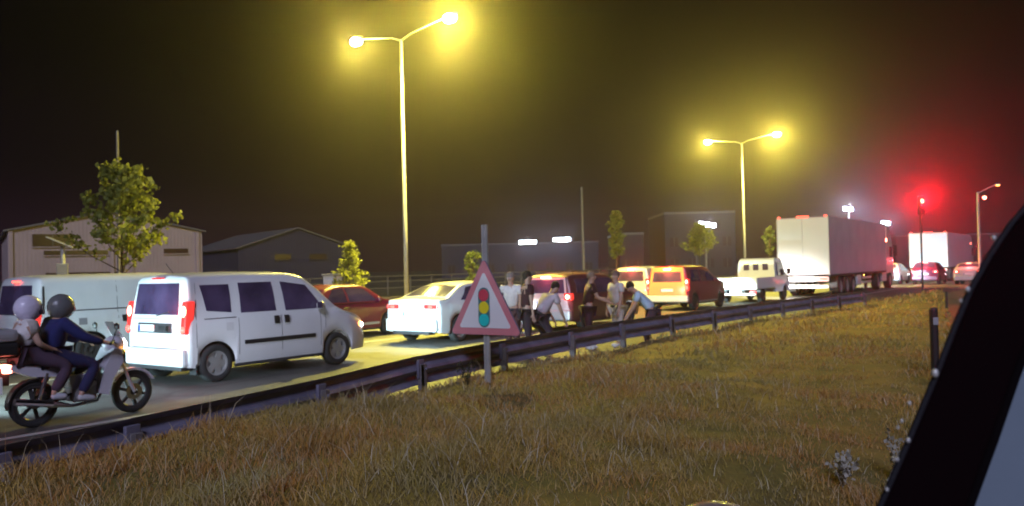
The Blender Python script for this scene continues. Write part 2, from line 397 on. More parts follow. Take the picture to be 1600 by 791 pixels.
# ------------------------------------------------------------------ wheels
_wheel = {}
def wheel_meshes(r, wd, style):
    key = (r, wd, style)
    if key in _wheel: return _wheel[key]
    bm = bmesh.new(); h = wd / 2; ri = r * (.64 if style != 'moto' else .78)
    lathe(bm, [(ri, -h * .8), (ri + .02, -h), (r * .93, -h * .98), (r, -h * .7), (r * 1.005, 0), (r, h * .7), (r * .93, h * .98), (ri + .02, h), (ri, h * .8), (ri - .01, 0), (ri, -h * .8)], 32)
    bmesh.ops.recalc_face_normals(bm, faces=bm.faces); ty = bpy.data.meshes.new('tyre'); bm.to_mesh(ty); bm.free(); ty.materials.append(M['rubber'])
    for p in ty.polygons: p.use_smooth = True
    bm = bmesh.new()
    lathe(bm, [(ri + .005, -h * .85), (ri - .02, -h * .8), (ri - .035, -h * .3), (ri - .035, h * .3), (ri - .02, h * .8), (ri + .005, h * .85)], 32)
    ns = {'alloy': 5, 'steel': 8, 'moto': 6, 'truck': 8}[style]
    hub = r * (.16 if style != 'moto' else .15)
    lathe(bm, [(0, -h * .7), (hub, -h * .7), (hub * 1.1, 0), (hub, h * .7), (0, h * .7)], 16)
    sw = {'alloy': .055, 'steel': .05, 'moto': .012, 'truck': .08}[style]
    for k in range(ns):
        a = 2 * math.pi * k / ns
        mt = Matrix.Rotation(a, 4, 'Y')
        if style == 'moto': box(bm, hub * .9, ri - .02, -.016, .016, -sw * 1.6, sw * 1.6, mtx=mt)
        else:
            box(bm, hub * .8, ri - .02, h * .45, h * .68, -sw, sw, mtx=mt); box(bm, hub * .8, ri - .02, -h * .68, -h * .45, -sw, sw, mtx=mt)
    if style != 'moto': lathe(bm, [(0, -.02), (ri - .03, -.02), (ri - .03, .02), (0, .02)], 24)
    bmesh.ops.recalc_face_normals(bm, faces=bm.faces)
    rm = bpy.data.meshes.new('rim'); bm.to_mesh(rm); bm.free()
    rm.materials.append(M['alloy'] if style == 'alloy' else (M['hub'] if style == 'truck' else M['steelrim']))
    _wheel[key] = (ty, rm); return ty, rm
def wheel(parent, x, y, r, wd, style, rimmat=None, steer=0):
    ty, rm = wheel_meshes(r, wd, style)
    t = link('wheel', ty, None, parent, (x, y, r), (0, random.random() * 3 if style != 'moto' else .3, steer))
    rr = link('rim', rm, None, t)
    return t

# ------------------------------------------------------------------ cars
class Car:
    def __init__(s, name, label, cat, L, HW, zb, belt, top, rw, wheels, wr=.31, lean=.12, flat=True, paint='white', group=None, style='steel', rear_round=.12, nose=.2):
        s.L, s.HW, s.zb, s.belt, s.top, s.rw, s.wheels, s.wr, s.lean, s.flat = L, HW, zb, belt, top, rw, wheels, wr, lean, flat
        s.paint = paint; s.rr = rear_round; s.nose = nose; s.ztop_max = max(z for _, z in top)
        s.root = empty(name, (0, 0, 0), 0, label, cat, group)
        s.body()
        for x in wheels:
            for sg in (-1, 1): wheel(s.root, x, sg * (HW - .115), wr, .2, style)
    def zt(s, x):
        # smooth catmull-like top profile
        xs = [p[0] for p in s.top]; zs = [p[1] for p in s.top]
        e = .05; return (np.interp(x - e, xs, zs) + np.interp(x, xs, zs) * 2 + np.interp(x + e, xs, zs)) / 4
    def hw(s, x):
        f = 1.0; rr = s.rr
        if x < rr: f -= .10 * (1 - x / rr) ** 2
        t = s.L - x
        if t < .7: f -= s.nose * (1 - t / .7) ** 2.2
        return s.HW * f
    def zbot(s, x):
        z = s.zb
        Ra = s.wr + .055
        for xw in s.wheels:
            dx = x - xw
            if abs(dx) < Ra: z = max(z, s.wr + math.sqrt(Ra * Ra - dx * dx))
        if x < .25: z = max(z, s.zb + .05 * (1 - x / .25))
        return z
    def section(s, x):
        zt = s.zt(x); zb = s.zbot(x); hw = s.hw(x); bl = min(s.belt, zt - .05)
        g = zt - bl; G_ = s.ztop_max - s.belt; k = min(1, g / G_)
        rw = hw * 1.0 + (s.rw - s.HW) * k * (hw / s.HW)
        zb = min(zb, bl - .06)
        m_ = zb + (bl - zb) * .45
        return [(zb, hw * .955), (zb + (m_ - zb) * .25, hw * .985), (m_, hw), (zb + (bl - zb) * .8, hw * .995), (bl - .01, hw * .975), (bl + g * .12, hw * .955 + (rw - hw) * .12),
                (bl + g * .5, hw * .955 + (rw - hw * .955) * .5), (bl + g * .8, rw * 1.0), (bl + g * .92, rw * .965), (zt - .012 * k, rw * .86), (zt, rw * .66), (zt + .018, rw * .3), (zt + .022, 0)]
    def xoff(s, x, z):
        if not s.flat: return s.lean * max(0, .45 - x) * min(1, max(0, z - s.belt)) + .05 * max(0, (.5 - z)) * (x < .02)
        f = max(0, 1 - x / 1.0) ** 1.5
        return s.lean * max(0, z - s.belt + .1) * f
    def body(s):
        xs = set(np.linspace(0, s.L, 64).tolist()) | {.012, .035, .07, .11, s.L - .01, s.L - .04, s.L - .08}
        Ra = s.wr + .055
        for xw in s.wheels:
            xs |= {xw - Ra - .002, xw + Ra + .002}
            for k in range(17): xs.add(xw + Ra * math.cos(math.pi * k / 16) * .999)
        xs = sorted(xs); bm = bmesh.new(); rings = []
        for x in xs:
            sec = s.section(x)
            # round the ends
            sh = 0
            if x < .07: sh = .045 * (1 - x / .07) ** 2
            cz = (sec[0][0] + sec[-1][0]) / 2
            pts = []
            for z, y in sec:
                zz = z - math.copysign(sh, z - cz) * (1 if z > cz else .4); yy = max(0, y - sh) if y > 0 else 0
                pts.append(Vector((x + s.xoff(x, z), yy, zz)))
            ring = [bm.verts.new((p.x, -p.y, p.z)) for p in pts[:-1]] + [bm.verts.new(p) for p in pts[::-1]]
            rings.append(ring)
        for a, b in zip(rings, rings[1:]):
            for k in range(len(a) - 1): bm.faces.new((a[k], a[k + 1], b[k + 1], b[k]))
        for ring in (rings[0], rings[-1]):
            n = len(ring)
            for k in range(n // 2):
                q = [ring[k], ring[k + 1], ring[n - 2 - k], ring[n - 1 - k]]
                q = list(dict.fromkeys(q))
                if len(q) > 2: bm.faces.new(q)
        bm_obj('body', bm, M[s.paint], s.root, smooth=True)
        # dark floor pan with wheel housings
        bm = bmesh.new(); box(bm, .12, s.L - .25, -s.HW * .72, s.HW * .72, s.zb + .02, s.belt - .15)
        bm_obj('floor_pan', bm, M['black'], s.root)
        lo = s.zb + .0
        bm = bmesh.new()
        x0, x1 = s.wheels[0] + Ra + .01, s.wheels[1] - Ra - .01
        for sg in (-1, 1): box(bm, x0, x1, *sorted((sg * s.HW * .90, sg * s.HW * .96)), lo - .04, lo + .03, bev=.01)
        bm_obj('sill', bm, M['dark'], s.root)
    def yat(s, x, z):
        sec = s.section(x); sec = sec[:11]
        return float(np.interp(z, [p[0] for p in sec], [p[1] for p in sec]))
    def side(s, name, quad, m, off=.006, sides=(-1, 1), nu=7, nv=6):
        """quad: (x,z) bottom-rear, bottom-front, top-front, top-rear"""
        out = []
        for sg in sides:
            g = []
            for i in range(nu):
                u = i / (nu - 1); row = []
                for j in range(nv):
                    v = j / (nv - 1)
                    x = (quad[0][0] * (1 - u) + quad[1][0] * u) * (1 - v) + (quad[3][0] * (1 - u) + quad[2][0] * u) * v
                    z = (quad[0][1] * (1 - u) + quad[1][1] * u) * (1 - v) + (quad[3][1] * (1 - u) + quad[2][1] * u) * v
                    row.append(Vector((x + s.xoff(x, z), sg * (s.yat(x, z) + off), z)))
                g.append(row)
            bm = bmesh.new(); skirt_grid(bm, g, Vector((0, -sg * .02, 0)))
            out.append(bm_obj(name, bm, M[m], s.root, smooth=False))
        return out
    def rear(s, name, quad, m, off=.008, nu=6, nv=4, dep=.02):
        """quad (y,z): bottom-left, bottom-right, top-right, top-left on the flat back"""
        g = []
        for i in range(nu):
            u = i / (nu - 1); row = []
            for j in range(nv):
                v = j / (nv - 1)
                y = (quad[0][0] * (1 - u) + quad[1][0] * u) * (1 - v) + (quad[3][0] * (1 - u) + quad[2][0] * u) * v
                z = (quad[0][1] * (1 - u) + quad[1][1] * u) * (1 - v) + (quad[3][1] * (1 - u) + quad[2][1] * u) * v
                row.append(Vector((s.xoff(0, z) - off, y, z)))
            g.append(row)
        bm = bmesh.new(); skirt_grid(bm, g, Vector((dep, 0, 0)))
        return bm_obj(name, bm, M[m], s.root)
    def ontop(s, name, x0, x1, y0, y1, m, off=.012, nu=8):
        """glass lying on the top profile between x0 and x1; half widths y0, y1"""
        g = []
        for i in range(nu):
            u = i / (nu - 1); x = x0 + (x1 - x0) * u; yy = y0 + (y1 - y0) * u; row = []
            for j in range(9):
                t = -1 + j / 4; sec = s.section(x)[8:]
                z = float(np.interp(abs(t * yy), [p[1] for p in sec[::-1]], [p[0] for p in sec[::-1]]))
                row.append(Vector((x + s.xoff(x, z), t * yy, z + off)))
            g.append(row)
        bm = bmesh.new(); skirt_grid(bm, g, Vector((0, 0, -.02)))
        return bm_obj(name, bm, M[m], s.root)
    def part(s, name, bm, m, **k): return bm_obj(name, bm, M[m], s.root, **k)
    def mirrors(s, x, z):
        for sg in (-1, 1):
            bm = bmesh.new(); y = sg * (s.yat(x, z) + .11)
            ellip(bm, (x, y, z), (.07, .10, .085)); box(bm, x - .02, x + .04, *sorted((sg * (s.yat(x, z) - .03), y)), z - .07, z - .035)
            s.part('mirror', bm, s.paint, smooth=True)
    def plate(s, z, y=0):
        bm = BX(-.03 + s.xoff(0, z), -.012 + s.xoff(0, z), y - .26, y + .26, z - .055, z + .055, bev=.004)
        p = s.part('licence_plate', bm, 'plate')
        bm_obj('country_band', BX(-.034 + s.xoff(0, z), -.0285 + s.xoff(0, z), y + .215, y + .257, z - .05, z + .05), M['plateblue'], p)
    def heads(s, z, y, power=1.0, aim=0.0, lamp=True, spread=62, yaw=0):
        for sg in (-1, 1):
            bm = bmesh.new(); xx = s.L - .10
            for q in range(6):
                pass
            ellip(bm, (xx - .03, sg * y, z), (.13, .14, .08)); s.part('headlight', bm, 'headl' if lamp else 'plate', smooth=True)
            if lamp and power > 0:
                ld = bpy.data.lights.new('headlight_beam', 'SPOT'); ld.energy = SPOT_W * power; ld.spot_size = R(spread); ld.spot_blend = .8
                ld.color = (.60, .92, 1.0); ld.shadow_soft_size = .05
                lo = bpy.data.objects.new('headlight_beam', ld); COL.objects.link(lo); lo.parent = s.root
                lo.location = (s.L + .12, sg * y, z); lo.rotation_euler = (0, R(-90) + R(3 + aim) , R(yaw))
    def place(s, sr, d, yaw=0, z=0):
        p = W(sr, d, z); s.root.location = p; s.root.rotation_euler = (0, 0, YAW + R(yaw)); return s

# --- white passenger van, nearest vehicle
A = Car('passenger_van', 'white five window passenger van with both red tail lamps lit, nearest vehicle beside the rail', 'van',
        4.2, .915, .26, 1.08, [(0, 1.78), (.08, 1.825), (.35, 1.85), (1.3, 1.865), (2.3, 1.845), (2.62, 1.78), (2.95, 1.52), (3.3, 1.17), (3.5, 1.07), (3.9, .97), (4.1, .84), (4.2, .62)], .76, (.60, 3.35), .32, .13, True, 'white', style='alloy')
A.rear('rear_window', [(.66, 1.17), (-.66, 1.17), (-.60, 1.70), (.60, 1.70)], 'glass', .012)
A.rear('tailgate_recess', [(.52, .86), (-.52, .86), (-.50, 1.03), (.50, 1.03)], 'dark', .006)
A.rear('tailgate_seam', [(.70, .60), (-.70, .60), (-.70, .61), (.70, .61)], 'dark', .004)
A.rear('tailgate_seam', [(.70, 1.10), (-.70, 1.10), (-.70, 1.107), (.70, 1.107)], 'dark', .004)
bm = BX(-.055, -.03, -.02, .27, .895, .995, bev=.005); bm = bmesh.new(); box(bm, -.03, -.012, -.02, .44, .885, 1.0, bev=.004); pl = A.part('licence_plate', bm, 'plate')
bm_obj('country_band', BX(-.034, -.0285, .395, .436, .89, .995), M['plateblue'], pl)
A.part('handle', BX(-.03, -.012, -.36, -.14, .905, .975, bev=.01), 'black')
A.part('badge', lathe(bmesh.new(), [(0, -.03), (.05, -.03), (.05, -.01), (0, -.01)], 20, 'X', (0, -.42, .94)), 'chrome')
A.part('bumper', BX(-.05, .30, -.87, .87, .30, .60, bev=.05), 'white', smooth=False)
A.part('lower_bumper', BX(-.03, .2, -.80, .80, .24, .32, bev=.02), 'dark')
for sg in (-1, 1):
    bm = bmesh.new(); box(bm, -.012, .15, *sorted((sg * .745, sg * .893)), .84, 1.40, bev=.035)
    for v in bm.verts: v.co.x += A.xoff(0, v.co.z)
    t = A.part('tail_light', bm, 'tailoff', smooth=False)
    for zc, mm in ((1.22, 'brake'), (.92, 'taill')):
        b2 = bmesh.new(); ellip(b2, (A.xoff(0, zc) + .0, sg * .82, zc), (.035, .06, .10 if zc > 1 else .06)); bm_obj('bulb', b2, M[mm], t, smooth=True)
A.part('high_brake_light', BX(.06, .10, -.16, .16, 1.775, 1.80), 'tailoff')
A.part('aerial', TU([(.5, .2, 1.86), (.35, .2, 2.05)], .006, 6), 'black')
A.side('side_window', [(.42, 1.22), (.92, 1.17), (.92, 1.66), (.30, 1.66)], 'glass')
A.side('side_window', [(1.12, 1.15), (1.88, 1.15), (1.84, 1.68), (1.12, 1.68)], 'glass')
A.side('side_window', [(2.10, 1.14), (3.0, 1.14), (2.62, 1.60), (2.04, 1.68)], 'glass')
A.side('side_moulding', [(1.15, .60), (2.75, .60), (2.75, .67), (1.15, .67)], 'black', .02)
A.side('door_handle', [(1.80, .92), (1.90, .92), (1.90, 1.06), (1.80, 1.06)], 'black', .03, nu=3, nv=3)
A.side('door_handle', [(2.03, .92), (2.13, .92), (2.13, 1.06), (2.03, 1.06)], 'black', .03, nu=3, nv=3)
A.side('door_rail', [(.36, 1.075), (1.0, 1.075), (1.0, 1.09), (.36, 1.09)], 'dark', .004, nv=2)
for x in (1.04, 1.97, 2.9): A.side('door_seam', [(x, .33), (x + .008, .33), (x + .008, 1.07), (x, 1.07)], 'dark', .002, nu=2)
A.side('tailgate_gap', [(.20, .62), (.207, .62), (.207, 1.70), (.20, 1.70)], 'dark', .002, nu=2, nv=8)
A.side('fuel_flap', [(.78, .86), (.93, .86), (.93, 1.0), (.78, 1.0)], 'white2', .004, nu=3, nv=3)
A.side('wing_gap', [(3.02, .75), (3.027, .75), (3.027, 1.1), (3.02, 1.1)], 'dark', .002, nu=2)
for sg in (-1, 1): A.part('mudflap', BX(.19, .205, *sorted((sg * .70, sg * .90)), .16, .34), 'black')
A.part('rear_wiper', tube(bmesh.new(), [(-.02 + .12 * .15, -.05, 1.15), (-.015 + .03, -.42, 1.22)], .009, 6), 'black')
A.part('exhaust', TU([(-.03, .45, .24), (.4, .45, .26)], .025, 10), 'chrome')
A.ontop('windscreen', 2.66, 3.28, .62, .70, 'glass'); A.mirrors(2.86, 1.2)
A.part('mirror_glass', BX(2.785, 2.80, -1.10, -.95, 1.14, 1.27, bev=.005), 'chrome')
A.heads(.74, .66, 1.9, -2, spread=85)
A.part('indicator', BX(4.0, 4.06, -.84, -.80, .72, .8, bev=.01), 'amber')
A.place(8.05, -13.3, 0)

# --- following car, out of frame; its lamps light the van's back
Z = Car('dark_hatchback', 'dark hatchback waiting close behind the white passenger van', 'car', 4.0, .86, .22, .92, [(0, .95), (.05, 1.1), (.5, 1.42), (1.6, 1.48), (2.2, 1.42), (3.0, .98), (3.8, .82), (4.0, .6)], .62, (.72, 3.22), .31, .1, False, 'grey')
Z.side('side_window', [(.7, .98), (1.5, .96), (1.45, 1.36), (.8, 1.34)], 'glass'); Z.side('side_window', [(1.58, .96), (2.6, .96), (2.1, 1.33), (1.56, 1.36)], 'glass')
Z.ontop('windscreen', 2.26, 2.98, .55, .64, 'glass'); Z.heads(.66, .6, 1.6, -7, spread=125); Z.place(.2, -13.3)

# --- cargo van in the far lane
B = Car('cargo_van', 'long white panel van with windowless sides behind the motorcycle', 'van', 4.95, .95, .30, 1.05,
        [(0, 1.80), (.08, 1.86), (.4, 1.89), (3.0, 1.90), (3.6, 1.84), (4.3, 1.28), (4.75, 1.05), (4.9, .9), (4.95, .6)], .84, (1.12, 4.1), .33, .10, True, 'white2')
B.rear('rear_window', [(.72, 1.10), (-.72, 1.10), (-.64, 1.70), (.64, 1.70)], 'glass', .012)
B.rear('tailgate_seam', [(.8, .50), (-.8, .50), (-.8, .51), (.8, .51)], 'dark', .004)
B.part('high_brake_light', BX(.03, .09, -.13, .13, 1.76, 1.80, bev=.005), 'taill')
B.part('bumper', BX(-.05, .25, -.92, .92, .33, .52, bev=.04), 'dark')
B.plate(.78)
for sg in (-1, 1):
    B.part('tail_light', BX(-.012, .12, *sorted((sg * .80, sg * .935)), .75, 1.15, bev=.03), 'tailoff')
B.side('side_window', [(3.3, 1.12), (4.2, 1.12), (3.75, 1.62), (3.3, 1.68)], 'glass')
B.side('door_rail', [(.5, 1.15), (2.3, 1.15), (2.3, 1.175), (.5, 1.175)], 'dark', .004, nv=2)
B.side('fuel_flap', [(.85, .86), (1.02, .86), (1.02, 1.0), (.85, 1.0)], 'grey', .006, nu=3, nv=3)
B.side('door_handle', [(1.78, .88), (1.87, .88), (1.87, 1.02), (1.78, 1.02)], 'black', .03, nu=3, nv=3)
B.side('side_marker', [(.42, 1.33), (.50, 1.33), (.50, 1.39), (.42, 1.39)], 'plate', .01, nu=2, nv=2)
for x in (1.7, 3.2): B.side('door_seam', [(x, .4), (x + .01, .4), (x + .01, 1.75), (x, 1.75)], 'dark', .002, nu=2, nv=8)
B.side('rear_pillar_trim', [(.12, 1.12), (.17, 1.12), (.15, 1.68), (.11, 1.68)], 'dark', .01, nu=2)
B.mirrors(3.95, 1.25); B.ontop('windscreen', 3.66, 4.26, .7, .78, 'glass'); B.heads(.8, .68, .6)
B.place(7.95, -18.25)

# --- dark red sedan
C_ = Car('red_sedan', 'dark red sedan with a yellow sheen on its roof, between the two white cars', 'car', 4.35, .86, .22, .93,
         [(0, .90), (.1, .98), (.75, 1.02), (1.2, 1.36), (1.6, 1.46), (2.5, 1.46), (2.75, 1.40), (3.25, 1.04), (3.6, .98), (4.2, .86), (4.35, .6)], .62, (.85, 3.45), .31, .1, False, 'red')
C_.side('side_window', [(1.05, 1.0), (1.85, .99), (1.83, 1.38), (1.45, 1.35)], 'glass'); C_.side('side_window', [(1.93, .99), (2.98, .99), (2.6, 1.34), (1.91, 1.385)], 'glass')
C_.side('chrome_strip', [(.9, .935), (3.1, .935), (3.1, .955), (.9, .955)], 'chrome', .008, nv=2)
C_.side('lower_strip', [(1.35, .33), (3.0, .33), (3.0, .40), (1.35, .40)], 'silver', .012, nv=2)
C_.side('door_seam', [(1.89, .3), (1.9, .3), (1.9, .92), (1.89, .92)], 'dark', .003, nu=2)
C_.side('door_handle', [(1.65, .82), (1.8, .82), (1.8, .86), (1.65, .86)], 'chrome', .02, nu=3, nv=2)
C_.ontop('windscreen', 2.8, 3.2, .55, .62, 'glass'); C_.ontop('rear_window', .82, 1.16, .6, .55, 'glass'); C_.mirrors(2.95, 1.02); C_.heads(.66, .62, .3)
for sg in (-1, 1): C_.part('tail_light', BX(-.01, .1, *sorted((sg * .55, sg * .8)), .70, .84, bev=.02), 'tailoff')
C_.place(14.1, -17.75)

def sedan_tail(c, z0, z1, y0, y1, m='taill', dx=.0):
    for sg in (-1, 1):
        bm = bmesh.new(); box(bm, -.012 + dx, .16 + dx, *sorted((sg * y0, sg * y1)), z0, z1, bev=.02); t = c.part('tail_light', bm, 'tailoff')
        bm = bmesh.new(); ellip(bm, (-.012 + dx, sg * (y0 + y1) / 2, (z0 + z1) / 2), (.02, min(.07, (y1 - y0) * .3), (z1 - z0) * .33)); bm_obj('bulb', bm, M[m], t, smooth=True)
# --- white sedan with strongly lit rear
D = Car('white_sedan', 'white sedan with a yellow lit sloping roof, just left of the warning triangle', 'car', 4.2, .90, .24, .98,
        [(0, 1.02), (.06, 1.09), (.45, 1.12), (1.1, 1.40), (1.5, 1.48), (2.2, 1.49), (2.6, 1.42), (3.2, 1.05), (3.9, .9), (4.2, .6)], .64, (.85, 3.4), .33, .1, False, 'white', style='alloy')
D.ontop('rear_window', .52, 1.10, .66, .58, 'glass')
D.side('side_window', [(.95, 1.05), (1.75, 1.03), (1.72, 1.40), (1.35, 1.36)], 'glass'); D.side('side_window', [(1.83, 1.03), (2.9, 1.02), (2.5, 1.36), (1.81, 1.40)], 'glass')
D.rear('boot_seam', [(.7, .98), (-.7, .98), (-.7, .99), (.7, .99)], 'dark', .004)
sedan_tail(D, .86, .97, .42, .84, 'taill'); D.part('high_brake_light', BX(1.08, 1.12, -.12, .12, 1.41, 1.425), 'taill')
D.part('bumper', BX(-.06, .3, -.84, .84, .30, .62, bev=.05), 'white'); D.part('diffuser', BX(-.04, .2, -.6, .6, .22, .31, bev=.02), 'dark')
D.plate(.74); D.mirrors(2.75, 1.1); D.ontop('windscreen', 2.66, 3.16, .58, .66, 'glass'); D.heads(.68, .64, 1.2)
D.side('door_seam', [(1.79, .3), (1.8, .3), (1.8, 1.0), (1.79, 1.0)], 'dark', .003, nu=2)
D.place(15.45, -14.15)

# --- grey estate behind the men
E_ = Car('grey_estate', 'grey estate car with red roof brake lamp, boxed in behind the bending man', 'car', 4.4, .90, .26, 1.0,
         [(0, 1.50), (.08, 1.57), (.4, 1.62), (1.5, 1.64), (2.3, 1.60), (2.7, 1.5), (3.4, 1.12), (4.2, .9), (4.4, .6)], .68, (.85, 3.5), .34, .22, True, 'brown')
E_.rear('tailgate', [(.82, .62), (-.82, .62), (-.62, 1.52), (.62, 1.52)], 'silver', .006)
E_.rear('rear_window', [(.66, 1.08), (-.66, 1.08), (-.58, 1.46), (.58, 1.46)], 'glass', .012)
E_.part('high_brake_light', BX(.07, .13, -.16, .16, 1.50, 1.56, bev=.01), 'brake')
sedan_tail(E_, .88, 1.08, .66, .89, 'brake'); E_.plate(.80); E_.part('bumper', BX(-.06, .3, -.86, .86, .32, .62, bev=.05), 'silver')
E_.side('side_window', [(.4, 1.08), (1.5, 1.06), (1.45, 1.48), (.45, 1.46)], 'glass'); E_.side('side_window', [(1.58, 1.06), (3.0, 1.05), (2.5, 1.46), (1.56, 1.49)], 'glass')
bm = bmesh.new()
for sg in (-1, 1): tube(bm, [(.5, sg * .60, 1.69), (2.3, sg * .60, 1.69)], .015, 6); tube(bm, [(.6, sg * .60, 1.6), (.6, sg * .60, 1.69)], .012, 6); tube(bm, [(2.2, sg * .60, 1.58), (2.2, sg * .60, 1.69)], .012, 6)
E_.part('roof_rails', bm, 'chrome'); E_.mirrors(2.9, 1.15); E_.ontop('windscreen', 2.76, 3.36, .6, .68, 'glass'); E_.heads(.74, .64, .5)
E_.place(19.75, -13.0)

# --- pale van in the far lane
F_ = Car('small_van', 'pale silver van with three red lamps, left of the orange lit car', 'van', 4.3, .93, .28, 1.02,
         [(0, 1.66), (.08, 1.71), (.4, 1.74), (2.2, 1.74), (2.6, 1.68), (3.3, 1.2), (4.0, .95), (4.3, .6)], .76, (.75, 3.45), .32, .13, True, 'silver')
F_.rear('rear_window', [(.64, 1.12), (-.64, 1.12), (-.58, 1.54), (.58, 1.54)], 'glass', .012)
F_.part('high_brake_light', BX(.05, .1, -.15, .15, 1.59, 1.64, bev=.01), 'brake'); sedan_tail(F_, .98, 1.22, .74, .92, 'brake'); F_.plate(.8)
F_.part('bumper', BX(-.06, .3, -.88, .88, .34, .6, bev=.05), 'silver')
F_.side('side_window', [(.4, 1.12), (1.6, 1.1), (1.56, 1.56), (.45, 1.56)], 'glass'); F_.side('side_window', [(1.7, 1.1), (3.0, 1.08), (2.5, 1.52), (1.68, 1.56)], 'glass'); F_.heads(.76, .66, .5)
F_.place(33.1, -17.2)

# --- orange-lit combi
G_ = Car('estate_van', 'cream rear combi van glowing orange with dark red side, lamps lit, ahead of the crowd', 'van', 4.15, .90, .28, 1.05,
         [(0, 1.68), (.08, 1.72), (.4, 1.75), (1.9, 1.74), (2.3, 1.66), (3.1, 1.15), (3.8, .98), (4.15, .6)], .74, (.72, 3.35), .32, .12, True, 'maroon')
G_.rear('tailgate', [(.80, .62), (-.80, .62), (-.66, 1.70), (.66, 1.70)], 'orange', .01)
G_.rear('rear_window', [(.62, 1.13), (-.62, 1.13), (-.56, 1.52), (.56, 1.52)], 'glass', .02)
G_.part('high_brake_light', BX(.03, .10, -.16, .16, 1.58, 1.65, bev=.01), 'brake')
sedan_tail(G_, 1.02, 1.24, .74, .90, 'brake'); sedan_tail(G_, .78, 1.0, .76, .90, 'taill')
G_.plate(.80); G_.part('bumper', BX(-.07, .3, -.88, .88, .34, .6, bev=.05), 'silver')
G_.side('side_window', [(.4, 1.13), (1.3, 1.12), (1.3, 1.58), (.45, 1.58)], 'glass'); G_.side('side_window', [(1.4, 1.12), (2.8, 1.1), (2.3, 1.52), (1.38, 1.58)], 'glass')
G_.side('lower_strip', [(1.1, .30), (2.9, .30), (2.9, .36), (1.1, .36)], 'silver', .02, nv=2)
G_.mirrors(2.6, 1.15); G_.ontop('windscreen', 2.36, 3.06, .62, .7, 'glass'); G_.heads(.78, .64, 1.8, 7)
G_.place(30.0, -14.0)

def red_glow(c, x, z, p, y=0, col=(1, .05, .03)):
    ld = bpy.data.lights.new('brake_glow', 'POINT'); ld.energy = p; ld.color = col; ld.shadow_soft_size = .05
    lo = bpy.data.objects.new('brake_glow', ld); COL.objects.link(lo); lo.parent = c.root; lo.location = (x, y, z)
red_glow(E_, -.10, 1.72, 34); red_glow(F_, -.12, 1.78, 80); red_glow(G_, -.15, 1.74, 90, col=(1, .16, .02)); red_glow(G_, -.3, 1.1, 30, -.8, (1, .12, .02)); red_glow(A, -.2, 1.2, 12, -.85)
red_glow(E_, -.2, .98, 7, -.95); red_glow(F_, -.2, 1.1, 14, -.95)

